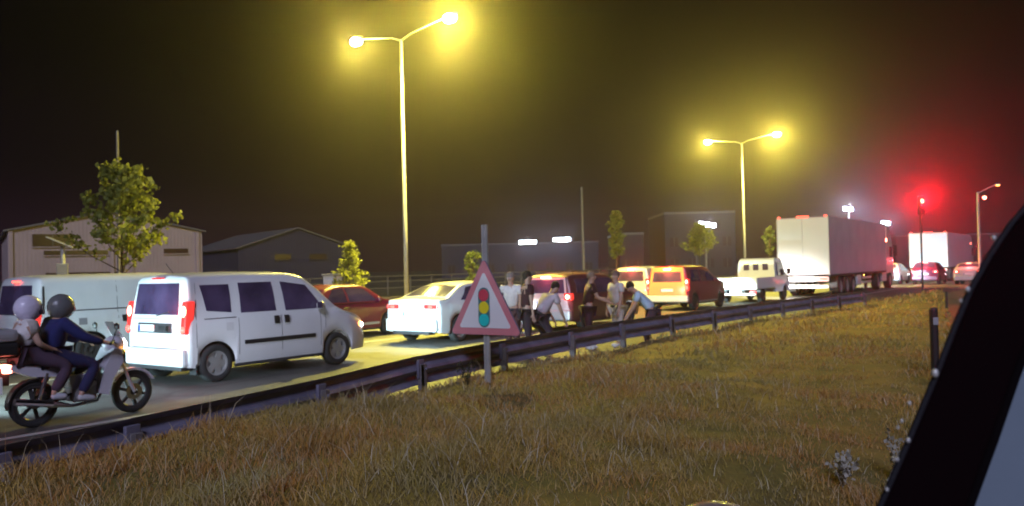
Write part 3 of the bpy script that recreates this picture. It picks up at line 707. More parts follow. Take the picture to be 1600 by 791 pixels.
# --- small white pickup
def pickup():
    r = empty('pickup_truck', W(36, -13.45), YAW, 'small white pickup truck with open bed and three little rear cab windows', 'truck')
    P = lambda n, bm, m, **k: bm_obj(n, bm, M[m], r, **k)
    P('chassis', BX(.1, 4.3, -.35, .35, .42, .60, bev=.02), 'dark')
    P('bed_floor', BX(0, 2.55, -.93, .93, .62, .70), 'white')
    P('tailboard', BX(-.04, -.0, -.95, .95, .62, 1.14, bev=.01), 'white')
    for sg in (-1, 1):
        P('side_board', BX(.005, 2.55, *sorted((sg * .93, sg * .97)), .64, 1.14, bev=.01), 'white')
        t = P('tail_light', BX(-.06, .0, *sorted((sg * .62, sg * .92)), .44, .56, bev=.01), 'tailoff')
    P('rear_bumper', BX(-.05, .05, -.9, .9, .36, .44, bev=.01), 'silver')
    pl = P('licence_plate', BX(-.075, -.055, -.26, .26, .46, .57), 'plate')
    prof = [(2.62, .42), (2.62, 1.7), (2.72, 1.92), (2.95, 2.0), (3.55, 2.0), (3.75, 1.92), (4.15, 1.3), (4.5, 1.12), (4.62, .95), (4.62, .42), (4.1, .42)]
    prof = prof[:-1] + [(4.02 + .4 * math.cos(a), .34 + .4 * math.sin(a)) for a in [R(12 + 156 * k / 10) for k in range(11)]]
    bm = bmesh.new(); n = len(prof); lay = [(-.90, 1), (-.93, 0), (.93, 0), (.90, 1)]
    rows = []
    for y, c in lay:
        row = []
        for x, z in prof:
            yy = y * (1 - .12 * max(0, z - 1.1) / .9); cx, cz = 3.6, 1.1
            row.append(bm.verts.new((x + (cx - x) * .02 * c, yy, z + (cz - z) * .02 * c)))
        rows.append(row)
    bm.faces.new(rows[0]); bm.faces.new(rows[-1][::-1])
    for a, b in zip(rows, rows[1:]):
        for k in range(n): bm.faces.new((a[k], b[k], b[(k + 1) % n], a[(k + 1) % n]))
    cab = P('cab', bm, 'white')
    for y in (-.45, 0, .45): bm_obj('rear_cab_window', BX(2.60, 2.64, y - .13, y + .13, 1.44, 1.74, bev=.01), M['glass'], r)
    for sg in (-1, 1):
        poly = [(3.0, 1.18), (4.12, 1.18), (3.72, 1.78), (3.05, 1.80)]
        bm = bmesh.new(); 
        A_ = [bm.verts.new((x, sg * (.945 * (1 - .12 * max(0, z - 1.1) / .9)), z)) for x, z in poly]; B_ = [bm.verts.new((x, sg * (.90 * (1 - .12 * max(0, z - 1.1) / .9)), z)) for x, z in poly]
        bm.faces.new(A_); bm.faces.new(B_[::-1])
        for k in range(4): bm.faces.new((A_[k], B_[k], B_[(k + 1) % 4], A_[(k + 1) % 4]))
        P('side_window', bm, 'glass')
        bm = BX(4.05, 4.15, *sorted((sg * 1.0, sg * 1.16)), 1.22, 1.5, bev=.02); tube(bm, [(4.1, sg * .9, 1.25), (4.1, sg * 1.05, 1.3)], .012, 6); P('mirror', bm, 'black')
        P('headlight', BX(4.60, 4.66, *sorted((sg * .55, sg * .85)), .75, .92, bev=.02), 'headl')
        ld = bpy.data.lights.new('headlight_beam', 'SPOT'); ld.energy = SPOT_W * 1.3; ld.spot_size = R(160); ld.spot_blend = 1.0; ld.color = (1, .95, .9); ld.shadow_soft_size = .05
        lo = bpy.data.objects.new('headlight_beam', ld); COL.objects.link(lo); lo.parent = r; lo.location = (4.72, sg * .7, .84); lo.rotation_euler = (0, R(-90) + R(25), 0)
        for x in (.95, 4.02): wheel(r, x, sg * .80, .34, .2, 'steel')
    P('mudguard', BX(.45, .5, -.95, -.6, .3, .62), 'black'); P('mudguard', BX(.45, .5, .6, .95, .3, .62), 'black')
pickup()

# --- articulated lorries
def lorry(name, label, s0, d0, H, L, facem, sidem, lamps, hw=1.27, yaw=0, cabm='silver'):
    r = empty(name, W(s0, d0), YAW + R(yaw), label, 'truck', None)
    P = lambda n, bm, m, **k: bm_obj(n, bm, M[m], r, **k)
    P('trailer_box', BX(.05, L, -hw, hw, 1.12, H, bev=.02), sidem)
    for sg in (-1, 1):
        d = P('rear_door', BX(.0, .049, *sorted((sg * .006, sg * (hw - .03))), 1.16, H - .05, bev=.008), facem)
        for yy in ((.35, .85) if lamps != 'taill' else ()): bm_obj('lock_bar', TU([(-.02, sg * yy, 1.2), (-.02, sg * yy, H - .1)], .014, 6), M['galv'], d)
    for k in range(8):
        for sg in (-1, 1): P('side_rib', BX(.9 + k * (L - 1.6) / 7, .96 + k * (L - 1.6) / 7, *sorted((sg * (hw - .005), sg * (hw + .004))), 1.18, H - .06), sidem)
    P('corner_trim', BX(-.012, .06, -hw - .012, -hw + .03, 1.1, H + .01), 'silver'); P('corner_trim', BX(-.012, .06, hw - .03, hw + .012, 1.1, H + .01), 'silver')
    P('side_rail', BX(.05, L, -hw - .01, -hw + .05, 1.02, 1.115), 'dark'); P('side_rail', BX(.05, L, hw - .05, hw + .01, 1.02, 1.115), 'dark')
    P('chassis', BX(.1, L - .3, -.5, .5, .75, 1.1), 'dark')
    P('rear_bumper', BX(-.02, .12, -1.2, 1.2, .45, .62, bev=.02), 'plate')
    P('lamp_board', BX(-.01, .06, -1.22, 1.22, .80, 1.02, bev=.01), 'plate')
    for sg in (-1, 1): P('tail_light', BX(-.03, .0, *sorted((sg * .75, sg * 1.18)), .84, .98, bev=.01), lamps)
    if lamps == 'taill':
        for y in (-1.15, -.25, -.1, .05, .2, 1.15): P('marker_light', BX(-.03, .05, y - .06, y + .06, H + .01, H + .07, bev=.01), 'taill')
    for x in (2.2, 3.5, 4.8):
        for sg in (-1, 1): wheel(r, x, sg * (hw - .2), .5, .38, 'truck')
    bm = bmesh.new()
    for sg in (-1, 1): box(bm, 1.55, 5.45, *sorted((sg * (hw - .4), sg * (hw - .02))), 1.0, 1.04)
    P('mudguard', bm, 'black')
    for sg in (-1, 1):
        P('toolbox', BX(5.7, 6.6, *sorted((sg * .75, sg * (hw - .03))), .45, 1.0, bev=.02), 'white2')
        P('side_guard', BX(6.9, 9.0, *sorted((sg * (hw - .06), sg * (hw - .02))), .5, .62), 'silver'); P('side_guard', BX(6.9, 9.0, *sorted((sg * (hw - .06), sg * (hw - .02))), .75, .87), 'silver')
        P('landing_leg', BX(9.6, 9.75, *sorted((sg * .7, sg * .85)), .1, 1.1), 'dark')
        P('side_marker', BX(7.0, 7.1, *sorted((sg * hw, sg * (hw + .03))), .93, .99), 'amber')
    P('licence_plate', BX(-.045, -.022, -.26, .26, .47, .60, bev=.004), 'plate')
    for sg in (-1, 1): P('mudflap', BX(1.45, 1.48, *sorted((sg * (hw - .42), sg * (hw - .03))), .25, 1.0), 'black')
    # tractor
    P('tractor_frame', BX(L - 3.4, L + 2.2, -.45, .45, .55, .95), 'dark')
    poly = [(L + .35, .9), (L + .35, 2.9), (L + .6, H - .15), (L + 1.3, H - .05), (L + 2.1, 2.95), (L + 2.42, 1.9), (L + 2.5, .45), (L + 1.9, .45), (L + 1.8, 1.0), (L + .9, 1.0)]
    bm = PR(poly, -1.22, 1.22); bmesh.ops.bevel(bm, geom=list(bm.edges), offset=.04, segments=2, affect='EDGES'); P('cab', bm, cabm)
    for sg in (-1, 1):
        P('side_window', BX(L + 1.25, L + 2.0, *sorted((sg * 1.2, sg * 1.235)), 1.95, 2.6, bev=.01), 'glass')
        P('mirror', BX(L + 2.1, L + 2.25, *sorted((sg * 1.3, sg * 1.5)), 2.0, 2.7, bev=.03), 'black')
        P('cab_side_light', BX(L + .36, L + .46, *sorted((sg * 1.2, sg * 1.27)), 2.9, 3.1, bev=.02), 'brake' if lamps == 'taill' else 'taill')
        P('fuel_tank', BX(L - .7, L + .5, *sorted((sg * .7, sg * 1.18)), .45, 1.0, bev=.08), 'silver')
        for x in (L - 2.0, L + 1.35): wheel(r, x, sg * (hw - .22), .5, .36, 'truck')
    P('windscreen', BX(L + 2.2, L + 2.3, -1.05, 1.05, 1.95, 2.7), 'glass')
    for sg in (-1, 1): P('headlight', BX(L + 2.49, L + 2.53, *sorted((sg * .7, sg * 1.1)), .6, .8, bev=.01), 'headl')
    return r
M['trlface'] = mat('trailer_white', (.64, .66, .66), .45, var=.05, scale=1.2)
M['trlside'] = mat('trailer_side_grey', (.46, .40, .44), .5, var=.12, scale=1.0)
M['trlblue'] = mat('trailer_bluish_lit', (.36, .50, .78), .45, var=.05, scale=1.2)  # bluish headlight cast mixed into the door colour
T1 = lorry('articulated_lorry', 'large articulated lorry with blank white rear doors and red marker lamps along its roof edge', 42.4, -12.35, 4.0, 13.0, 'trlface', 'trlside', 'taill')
T2 = lorry('articulated_lorry', 'farther articulated lorry with bluish lit rear doors left of the roadside lamp pole', 69.4, -10.9, 3.72, 13.2, 'trlblue', 'trlside', 'taill', hw=1.3)
def beam(parent, loc, power, col=(1, .95, .92), size=60, aim=3, yaw=0, soft=.06):
    ld = bpy.data.lights.new('headlight_beam', 'SPOT'); ld.energy = power; ld.spot_size = R(size); ld.spot_blend = .8; ld.color = col; ld.shadow_soft_size = soft
    lo = bpy.data.objects.new('headlight_beam', ld); COL.objects.link(lo); lo.parent = parent; lo.location = loc; lo.rotation_euler = (0, R(-90) + R(aim), R(yaw))

for y_ in (-.9, .9): beam(T1, (15.6, y_, .75), 1500, (.55, .75, 1), 90, 2, 0)
# --- distant cars
def far_car(name, label, s0, d0, paint, H=1.5, tail='brake', group=None):
    c = Car(name, label, 'car', 4.1, .87, .24, .95, [(0, .98), (.06, 1.12), (.5, H - .05), (1.5, H), (2.3, H - .06), (3.1, 1.0), (3.9, .85), (4.1, .6)], .64, (.75, 3.3), .31, .1, False, paint)
    c.ontop('rear_window', .12, .46, .62, .55, 'glass'); sedan_tail(c, .8, .95, .5, .84, tail); c.part('bumper', BX(-.06, .3, -.82, .82, .3, .6, bev=.05), paint)
    c.plate(.72); c.part('high_brake_light', BX(.44, .5, -.14, .14, H - .06, H - .02), tail)
    c.side('side_window', [(.75, 1.0), (1.6, .98), (1.55, H - .1), (.85, H - .12)], 'glass'); c.side('side_window', [(1.68, .98), (2.7, .98), (2.25, H - .14), (1.66, H - .1)], 'glass')
    c.heads(.66, .62, .35, -4, spread=110); red_glow(c, -.15, H + .15, 80, col=(1, .06, .08)); c.place(s0, d0); return c
far_car('red_hatchback', 'red hatchback with bright lamps right behind the bluish lit lorry doors', 63.2, -10.2, 'red', 1.55)
far_car('white_hatchback', 'white hatchback half hidden past the front of the nearer lorry', 63.8, -12.75, 'white', 1.5)
far_car('silver_hatchback', 'silver hatchback at the right end of the queue beneath the roadside lamp pole', 61.5, -7.35, 'silver', 1.45)

# ------------------------------------------------------------------ street lamps
def lamp_light(parent, loc, power, col=(.97, .86, .10), soft=.12):
    ld = bpy.data.lights.new('lamp_down_light', 'SPOT'); ld.energy = power * 1.6; ld.color = (1.0, .82, .14); ld.shadow_soft_size = soft; ld.spot_size = R(150); ld.spot_blend = 1.0
    lo = bpy.data.objects.new('lamp_down_light', ld); COL.objects.link(lo); lo.parent = parent; lo.location = loc
    power *= .42
    ld = bpy.data.lights.new('lamp_light', 'POINT'); ld.energy = power; ld.color = col; ld.shadow_soft_size = soft
    lo = bpy.data.objects.new('lamp_light', ld); COL.objects.link(lo); lo.parent = parent; lo.location = loc
def double_lamp(s0, d0, label, arm=2.5, k=1.0, left=1.0):
    r = empty('street_lamp', W(s0, d0), YAW, label, 'street lamp', 'double armed lamps along the median')
    bm_obj('pole', TU([(0, 0, 0), (0, 0, 4), (0, 0, 10.9)], [.10, .08, .05], 12), M['pole'], r, smooth=True)
    bm_obj('base_plate', BX(-.2, .2, -.2, .2, 0.09, .13, bev=.01), M['galv'], r)
    for sg, kk in ((-1, 1.0), (1, left)):
        bm_obj('arm', TU([(0, 0, 10.85), (0, sg * .5, 11.05), (0, sg * (arm - .3), 11.32)], [.035, .03, .025], 8), M['pole'], r, smooth=True)
        bm = bmesh.new(); ellip(bm, (0, sg * arm, 11.38), (.14, .38, .085)); h = bm_obj('lamp_head', bm, M['galv'], r, smooth=True)
        bm = bmesh.new(); ellip(bm, (0, sg * arm, 11.27), (.2, .30, .19)); bm_obj('lens', bm, M['lampglass'], h, smooth=True)
        lamp_light(r, (0, sg * arm, 11.06), LAMP_W * k * kk)
double_lamp(24.1, -22.3, 'tall double armed street lamp rising behind the white sedan', 2.5, 1.0, .45)
double_lamp(61.7, -22.3, 'second double armed street lamp, standing left of the white lorry doors', 2.7, .95, .6)
r = empty('street_lamp', (30.9, 55.0, 0), 0, 'short roadside lamp pole with a small lamp at the far right', 'street lamp')
bm_obj('pole', TU([(0, 0, 0), (0, 0, 6.1)], [.10, .07], 10), M['pole'], r)
bm_obj('arm', TU([(0, 0, 6.0), (.7, 0, 6.35), (1.2, 0, 6.55)], .03, 8), M['pole'], r)
bm = bmesh.new(); ellip(bm, (1.35, 0, 6.6), (.22, .1, .07)); h = bm_obj('lamp_head', bm, M['galv'], r)
bm = bmesh.new(); ellip(bm, (1.35, 0, 6.54), (.14, .07, .06)); bm_obj('lens', bm, M['amber'], h)
bm = bmesh.new(); ellip(bm, (.42, -.05, 5.72), (.12, .1, .12)); bm_obj('red_beacon', bm, M['brake'], r)

# traffic signal
r = empty('traffic_light', (22.0, 44.6, 0), 0, 'traffic signal glowing red on a thin pole between the two lorries', 'traffic light')
bm_obj('pole', TU([(0, .1, 0), (0, .1, 5.2)], .05, 10), M['dark'], r)
bm_obj('signal_housing', BX(-.16, .16, -.10, .06, 4.15, 5.15, bev=.03), M['black'], r)
for z, m_ in ((4.87, 'redsig'), (4.6, 'dark'), (4.33, 'dark')):
    bm_obj('signal_lens', lathe(bmesh.new(), [(0, -.13), (.09, -.125), (.11, -.10), (.11, -.09), (0, -.09)], 20, 'Y', (0, 0, z)), M[m_], r)
    bm_obj('visor', lathe(bmesh.new(), [(.118, -.22), (.122, -.22), (.122, -.09), (.118, -.09)], 20, 'Y', (0, 0, z)), M['black'], r)
ld = bpy.data.lights.new('signal_light', 'SPOT'); ld.spot_size = R(56); ld.spot_blend = 1.0; ld.energy = 4200; ld.color = (1, .004, .014); ld.shadow_soft_size = .08
lo = bpy.data.objects.new('signal_light', ld); COL.objects.link(lo); lo.parent = r; lo.location = (0, -.35, 4.87); lo.rotation_euler = Vector((22.0, 44.6, -9.0)).to_track_quat('Z', 'Y').to_euler()

# ------------------------------------------------------------------ warning sign
r = empty('warning_sign', (-.385, 11.2, .22), YAW - R(90), 'red bordered warning triangle showing a small traffic light, on a steel post in the grass', 'road sign')
# local: +y along traffic direction, faces -y
def tri(c, R_, rnd, n=5):
    out = []
    for k in range(3):
        a = R(90 + 120 * k); vx, vz = c[0] + (R_ - 2 * rnd) * math.cos(a), c[1] + (R_ - 2 * rnd) * math.sin(a)
        for j in range(n):
            b = a - R(60) + R(120) * j / (n - 1); out.append((vx + rnd * math.cos(b), vz + rnd * math.sin(b)))
    return out
S_ = 1.19; Rc = S_ / math.sqrt(3); zc = .94 - .22 + S_ * math.sqrt(3) / 6
bm_obj('backing_plate', PR(tri((0, zc), Rc + .01, .045), .0, .018), M['galv'], r)
bm_obj('red_border', PR(tri((0, zc), Rc, .04), -.006, -.001), M['signred'], r)
bm_obj('white_field', PR(tri((0, zc), Rc * .74, .025), -.012, -.0065), M['signwhite'], r)
cap = [(.095 * math.cos(R(a)), zc + .055 + .21 - .07 + .095 * math.sin(R(a))) for a in range(0, 181, 20)] + [(.095 * math.cos(R(a)), zc - .07 - .10 + .02 + .095 * math.sin(R(a))) for a in range(180, 361, 20)]
bm_obj('signal_symbol', PR(cap, -.017, -.0125), M['disc_k'], r)
for dz, m_ in ((.165, 'disc_r'), (-.0, 'disc_y'), (-.165, 'disc_g')):
    circ = [(.083 * math.cos(R(a)), zc + .02 + dz + .083 * math.sin(R(a))) for a in range(0, 360, 20)]
    bm_obj('symbol_disc', PR(circ, -.022, -.0175), M[m_], r)
bm = bmesh.new(); box(bm, -.045, -.015, .02, .05, 0, 2.2); box(bm, .015, .045, .02, .05, 0, 2.2); box(bm, -.015, .015, .035, .045, 0, 2.19); bm_obj('post', bm, M['pole'], r)
for z in (.9, 1.3): bm_obj('bracket', BX(-.12, .12, .018, .024, z, z + .04), M['galv'], r)

# bollard and small stake at the side road
r = empty('marker_post', (5.72, 11.35, .22), 0, 'black marker post standing in the grass near the car window edge', 'post')
bm_obj('shaft', TU([(0, 0, 0), (0, 0, .9)], .055, 14), M['black'], r); bm_obj('cap', TU([(0, 0, .9), (0, 0, .93)], [.06, .045], 14), M['dark'], r)
bm_obj('reflector', BX(-.035, .035, -.062, -.05, .7, .8, bev=.004), M['silver'], r)
st = bm_obj('stake', BX(-.03, .03, -.03, .03, 0, .5, bev=.006), M['dark'], None, (13.1, 25.2, .3)); tag(st, 'short dark stake beside the side road beyond the black post', 'post')

# ------------------------------------------------------------------ trees
def leaf_mass(bm, pts, size):
    for p in pts:
        a = Vector((random.gauss(0, 1), random.gauss(0, 1), random.gauss(0, .7))).normalized(); b = a.orthogonal().normalized(); b.rotate(Matrix.Rotation(random.uniform(0, 6.28), 3, a))
        c = a.cross(b); s = size * random.uniform(.6, 1.3)
        v = [bm.verts.new(p + b * s * .5), bm.verts.new(p + c * s * .38 + b * .05 * s), bm.verts.new(p - b * s * .5), bm.verts.new(p - c * s * .38 + b * .05 * s)]
        bm.faces.new(v)
def tree(name, label, pos, H, crown0, rad, nb, nl, lsize, shape='round', leafm='leaf', tr=.05, spread=1.0, group='young trees on the median'):
    r = empty(name, pos, random.uniform(0, 6), label, 'tree', group)
    bt = bmesh.new(); bl = bmesh.new()
    tube(bt, [(0, 0, 0), (.02, 0, H * .3), (-.02, .02, H * .6), (0, 0, H * .93)], [tr, tr * .8, tr * .5, tr * .15], 8)
    br = bmesh.new(); pts = []
    for k in range(nb):
        t = (k + .5) / nb; z = crown0 + (H * .92 - crown0) * t; a = k * 2.4 + random.uniform(-.4, .4)
        if shape == 'round': rr = rad * (1 - t) ** .75 * random.uniform(.6, 1.15) + .12 * rad
        elif shape == 'column': rr = rad * (math.sin(math.pi * min(1, .12 + t * .88)) ** .5) * random.uniform(.7, 1)
        else: rr = rad * (1 - t) * random.uniform(.8, 1.1) + .05
        up = {'round': .75, 'column': 1.2, 'cone': .15}[shape] * rr
        tip = Vector((math.cos(a) * rr, math.sin(a) * rr, z + up)); base = Vector((0, 0, z)); mid = base.lerp(tip, .5) + Vector((0, 0, -.08 * rr))
        tube(br, [base, mid, tip], [tr * .35, tr * .22, tr * .06], 5)
        for j in range(4):
            f = random.uniform(.4, 1); q = base.lerp(tip, f); tw = q + Vector((random.uniform(-1, 1), random.uniform(-1, 1), random.uniform(-.2, .9))) * rad * .28 * spread
            tube(br, [q, tw], [tr * .12, tr * .04], 4)
            for _ in range(nl // (nb * 5)):
                g = random.random() ** .6; p = q.lerp(tw, g) + Vector((random.gauss(0, 1), random.gauss(0, 1), random.gauss(0, .8))) * lsize * .55
                pts.append(p)
        for _ in range(nl // (nb * 5)):
            g = random.uniform(.25, 1.03); pts.append(base.lerp(tip, g) + Vector((random.gauss(0, 1), random.gauss(0, 1), random.gauss(0, 1))) * lsize * .5)
    leaf_mass(bl, pts, lsize)
    bm_obj('trunk', bt, M['bark'], r, smooth=True); bm_obj('branches', br, M['bark'], r); tag(bm_obj('crown', bl, M[leafm], r, recalc=False), kind='stuff')
def PX(x, d):  # plan point on lateral offset d seen at horizontal pixel x (authoring helper for the median row)
    k = (x - 800) / 1300; Y = d / (k * CU - SU); return (k * Y, Y, .09)
tree('young_tree', 'young broadleaf tree lit yellow green, in front of the pale warehouse', (-10.75, 22.9, .09), 4.95, 1.6, 1.4, 26, 3000, .15, 'round', tr=.06)
tree('conifer_tree', 'small spiky conifer beside the white cabinet above the red sedan', PX(545, -22), 3.0, .8, .75, 26, 1900, .10, 'cone', tr=.04)
tree('small_tree', 'thin pale sapling just left of the triangle sign apex', PX(738, -22), 2.5, 1.0, .45, 12, 700, .09, 'column', 'leafdk', tr=.03)
tree('young_tree', 'narrow column shaped tree above the pale van with three lamps', PX(963, -22), 5.0, 2.0, .5, 22, 2000, .13, 'column', tr=.05)
tree('young_tree', 'bushy median tree above the orange lit combi van', PX(1093, -22), 4.5, 1.9, 1.15, 22, 2200, .15, 'round', tr=.05)
tree('young_tree', 'slim tree against the left edge of the white lorry', PX(1203, -22), 4.8, 2.0, .55, 14, 1000, .15, 'column', 'leafdk', tr=.05)

# utility poles, cabinet, panel on post
def upole(name, label, pos, H, rad=.1, cross=False):
    r = empty(name, pos, YAW, label, 'pole'); bm_obj('shaft', TU([(0, 0, 0), (0, 0, H)], [rad, rad * .6], 10), M['post'], r)
    if cross: bm_obj('crossarm', BX(-.05, .05, -.7, .7, H - .5, H - .4), M['post'], r)
    bm_obj('pole_cap', TU([(0, 0, H), (0, 0, H + .06)], [rad * .65, rad * .2], 10), M['galv'], r)
p = PX(186, -34); upole('utility_pole', 'thin dark utility pole sticking up above the big young tree', (p[0], p[1], 0), 8.0, .09)
p = PX(911, -40); upole('utility_pole', 'slim grey utility pole behind the man with the dark coat', (p[0], p[1], 0), 9.2, .16)
p = PX(1088, -44); upole('utility_pole', 'short grey utility pole tip behind the bushy median tree', (p[0], p[1], 0), 7.6, .12)
p = PX(519, -22.6); r = empty('utility_cabinet', p, YAW, 'white utility cabinet on the median next to the spiky conifer', 'cabinet')
bm_obj('housing', BX(-.22, .22, -.26, .26, 0.02, 1.62, bev=.02), M['white2'], r); bm_obj('door', BX(-.236, -.222, -.22, .22, .15, 1.5, bev=.004), M['white'], r); bm_obj('roof', BX(-.26, .26, -.3, .3, 1.62, 1.68, bev=.01), M['silver'], r)
p = PX(98, -33); r = empty('solar_panel', (p[0], p[1], 0), R(20), 'tilted solar panel on a pale post in front of the warehouse', 'solar panel')
bm_obj('post', TU([(0, 0, 0), (0, 0, 3.1)], .08, 10), M['pole'], r)
bm_obj('panel', BX(-.55, .45, -.5, .5, -.02, .02, mtx=Matrix.Translation((0, 0, 3.2)) @ Matrix.Rotation(R(25), 4, 'Y')), M['silver'], r)
bm_obj('control_box', BX(-.2, .2, -.22, -.08, 1.4, 2.4, bev=.02), M['grey'], r)

# far fence
r = empty('fence', (0, 0, 0), 0, 'low pale fence running along the far side of the opposite road', 'fence')
me = None
for k in range(40):
    if me is None: o = bm_obj('fence_post', BX(-.04, .04, -.04, .04, 0, 1.45), M['post'], r); me = o
    else: o = me.copy(); COL.objects.link(o)
    o.location = W(8 + k * 2.5, -44); o.rotation_euler = (0, 0, YAW)
for z in (.5, 1.0, 1.38):
    bm = bmesh.new(); box(bm, 8, 105, -44.02, -43.98, z, z + .06)
    for v in bm.verts: v.co = W(v.co.x, v.co.y, v.co.z)
    bm_obj('fence_rail', bm, M['post'], r)

# ------------------------------------------------------------------ buildings
M['wall_beige'] = mat('wall_beige', (.46, .36, .34), .85, var=.12, scale=.6, bump=.2)
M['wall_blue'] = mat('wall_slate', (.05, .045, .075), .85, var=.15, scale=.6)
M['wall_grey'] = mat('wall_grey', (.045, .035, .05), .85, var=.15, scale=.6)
M['roofing'] = mat('metal_roofing', (.18, .17, .17), .6, .2, var=.2, scale=1)
M['darkwin'] = mat('dark_window', (.05, .02, .02), .25)
for nm_ in ('wall_beige', 'wall_blue'):
    m_ = M[nm_]; n_ = m_.node_tree.nodes; l_ = m_.node_tree.links; t_ = n_.new('ShaderNodeTexCoord'); w_ = n_.new('ShaderNodeTexWave'); w_.inputs['Scale'].default_value = 1.1; w_.inputs['Distortion'].default_value = 0
    l_.new(t_.outputs['Object'], w_.inputs['Vector']); bp_ = n_.new('ShaderNodeBump'); bp_.inputs['Strength'].default_value = .4; bp_.inputs['Distance'].default_value = .03; l_.new(w_.outputs['Fac'], bp_.inputs['Height']); l_.new(bp_.outputs['Normal'], n_['Principled BSDF'].inputs['Normal'])
def warehouse(name, label, origin, rz, Wd, He, Hr, Dp, wallm, windows=(), pilasters=()):
    """front gable in local XZ plane at y=0, going back +y"""
    r = empty(name, origin, rz, label, 'building')
    bm_obj('wall', PR([(0, 0), (Wd, 0), (Wd, He), (Wd / 2, Hr), (0, He)], 0, Dp), M[wallm], r)
    bm = bmesh.new()
    for sg in (0, 1):
        a = (-.3, He - .12) if sg == 0 else (Wd + .3, He - .12); b = (Wd / 2, Hr + .02)
        prism(bm, [a, b, (b[0], b[1] + .14), (a[0], a[1] + .14)], -.25, Dp + .25)
    bm_obj('roof', bm, M['roofing'], r)
    for (x0, x1, z0, z1) in windows:
        f = bm_obj('window', BX(x0, x1, -.05, .06, z0, z1), M['darkwin'], r)
        bm_obj('sill', BX(x0 - .05, x1 + .05, -.14, -.052, z0 - .1, z0 - .02), M[wallm], f)
        nmul = max(1, int((x1 - x0) / 1.2))
        for k in range(1, nmul): bm_obj('mullion', BX(x0 + (x1 - x0) * k / nmul - .03, x0 + (x1 - x0) * k / nmul + .03, -.08, -.052, z0, z1), M['roofing'], f)
    for x in pilasters: bm_obj('pilaster', BX(x - .15, x + .15, -.16, .0, 0, He - .1), M[wallm], r)
    return r
def pt(px, Y): return ((px - 800) / 1300 * Y, Y)
a = pt(12, 66); b = pt(316, 74); dx, dy = b[0] - a[0], b[1] - a[1]; wl_ = math.hypot(dx, dy)
warehouse('warehouse', 'pale beige gabled warehouse with dark strip windows behind the leafy tree', (a[0], a[1], 0), math.atan2(dy, dx), wl_, 5.75, 7.3, 20, 'wall_beige',
          [(1.7, 4.6, 4.45, 5.45), (2.5, 7.2, 3.75, 4.1), (2.6, 8.4, 1.95, 2.3), (11.6, 13.6, 3.8, 4.2)], (.2, 7.5, 9.0, 14.4))
a = pt(372, 88); b = pt(552, 96); dx, dy = b[0] - a[0], b[1] - a[1]
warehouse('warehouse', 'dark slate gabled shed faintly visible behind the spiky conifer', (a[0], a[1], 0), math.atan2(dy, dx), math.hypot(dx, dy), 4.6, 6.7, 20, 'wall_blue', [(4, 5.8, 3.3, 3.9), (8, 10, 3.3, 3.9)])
def block(name, label, pxa, pxb, Y, H, m_, wins=0, lit=None):
    a = pt(pxa, Y); b = pt(pxb, Y); Wd = b[0] - a[0]
    r = empty(name, (a[0], a[1], 0), 0, label, 'building')
    bm_obj('wall', BX(0, Wd, 0, 14, 0, H), M[m_], r); bm_obj('parapet', BX(-.1, Wd + .1, -.1, 14.1, H, H + .3), M['roofing'], r)
    for k in range(wins):
        for q in range(int(H // 3.2)):
            x = Wd * (k + .5) / wins; f = bm_obj('window', BX(x - .6, x + .6, -.04, .05, 1.2 + 3.1 * q, 2.5 + 3.1 * q), M['darkwin'], r); bm_obj('frame', BX(x - .03, x + .03, -.07, -.042, 1.2 + 3.1 * q, 2.5 + 3.1 * q), M['roofing'], f)
    return r, Wd
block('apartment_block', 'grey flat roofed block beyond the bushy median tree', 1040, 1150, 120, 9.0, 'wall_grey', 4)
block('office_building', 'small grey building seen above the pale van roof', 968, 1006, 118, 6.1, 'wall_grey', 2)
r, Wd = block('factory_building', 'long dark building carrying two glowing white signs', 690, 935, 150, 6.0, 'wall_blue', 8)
def lit_sign(label, cx, cy, Y, w_, h_, cells, power, group='glowing white signs'):
    x, y = pt(cx, Y); z = CAMZ + ((418.5 - (cx - 800) * .0237) - cy) * Y / 1300
    r = empty('lit_sign', (x, y, z), 0, label, 'sign', group)
    bm_obj('sign_frame', BX(-w_ / 2 - .1, w_ / 2 + .1, .0, .2, -h_ / 2 - .08, h_ / 2 + .08), M['dark'], r)
    xx = -w_ / 2
    for i, c in enumerate(cells):
        bm_obj('lit_cell', BX(xx + .04, xx + c - .04, -.06, -.001, -h_ / 2 * random.uniform(.7, 1), h_ / 2 * random.uniform(.7, 1), bev=.02), M['whitelit'], r); xx += c
    ld = bpy.data.lights.new('sign_glow', 'POINT'); ld.energy = power; ld.color = (.65, .8, 1); ld.shadow_soft_size = .3
    lo = bpy.data.objects.new('sign_glow', ld); COL.objects.link(lo); lo.parent = r; lo.location = (0, -.6, 0)
    bm_obj('bracket', BX(-.1, .1, .2, .5, -h_ / 2, 0), M['dark'], r)
    return r
lit_sign('left of the two glowing white signs on the dark building', 825, 378.5, 149.4, 3.2, .8, [.9, .55, .45, .5, .8], 160)
lit_sign('right of the two glowing white signs, nearer the slim grey pole', 880, 374.5, 149.4, 3.6, .8, [1.0, .55, .6, .7, .35], 160)
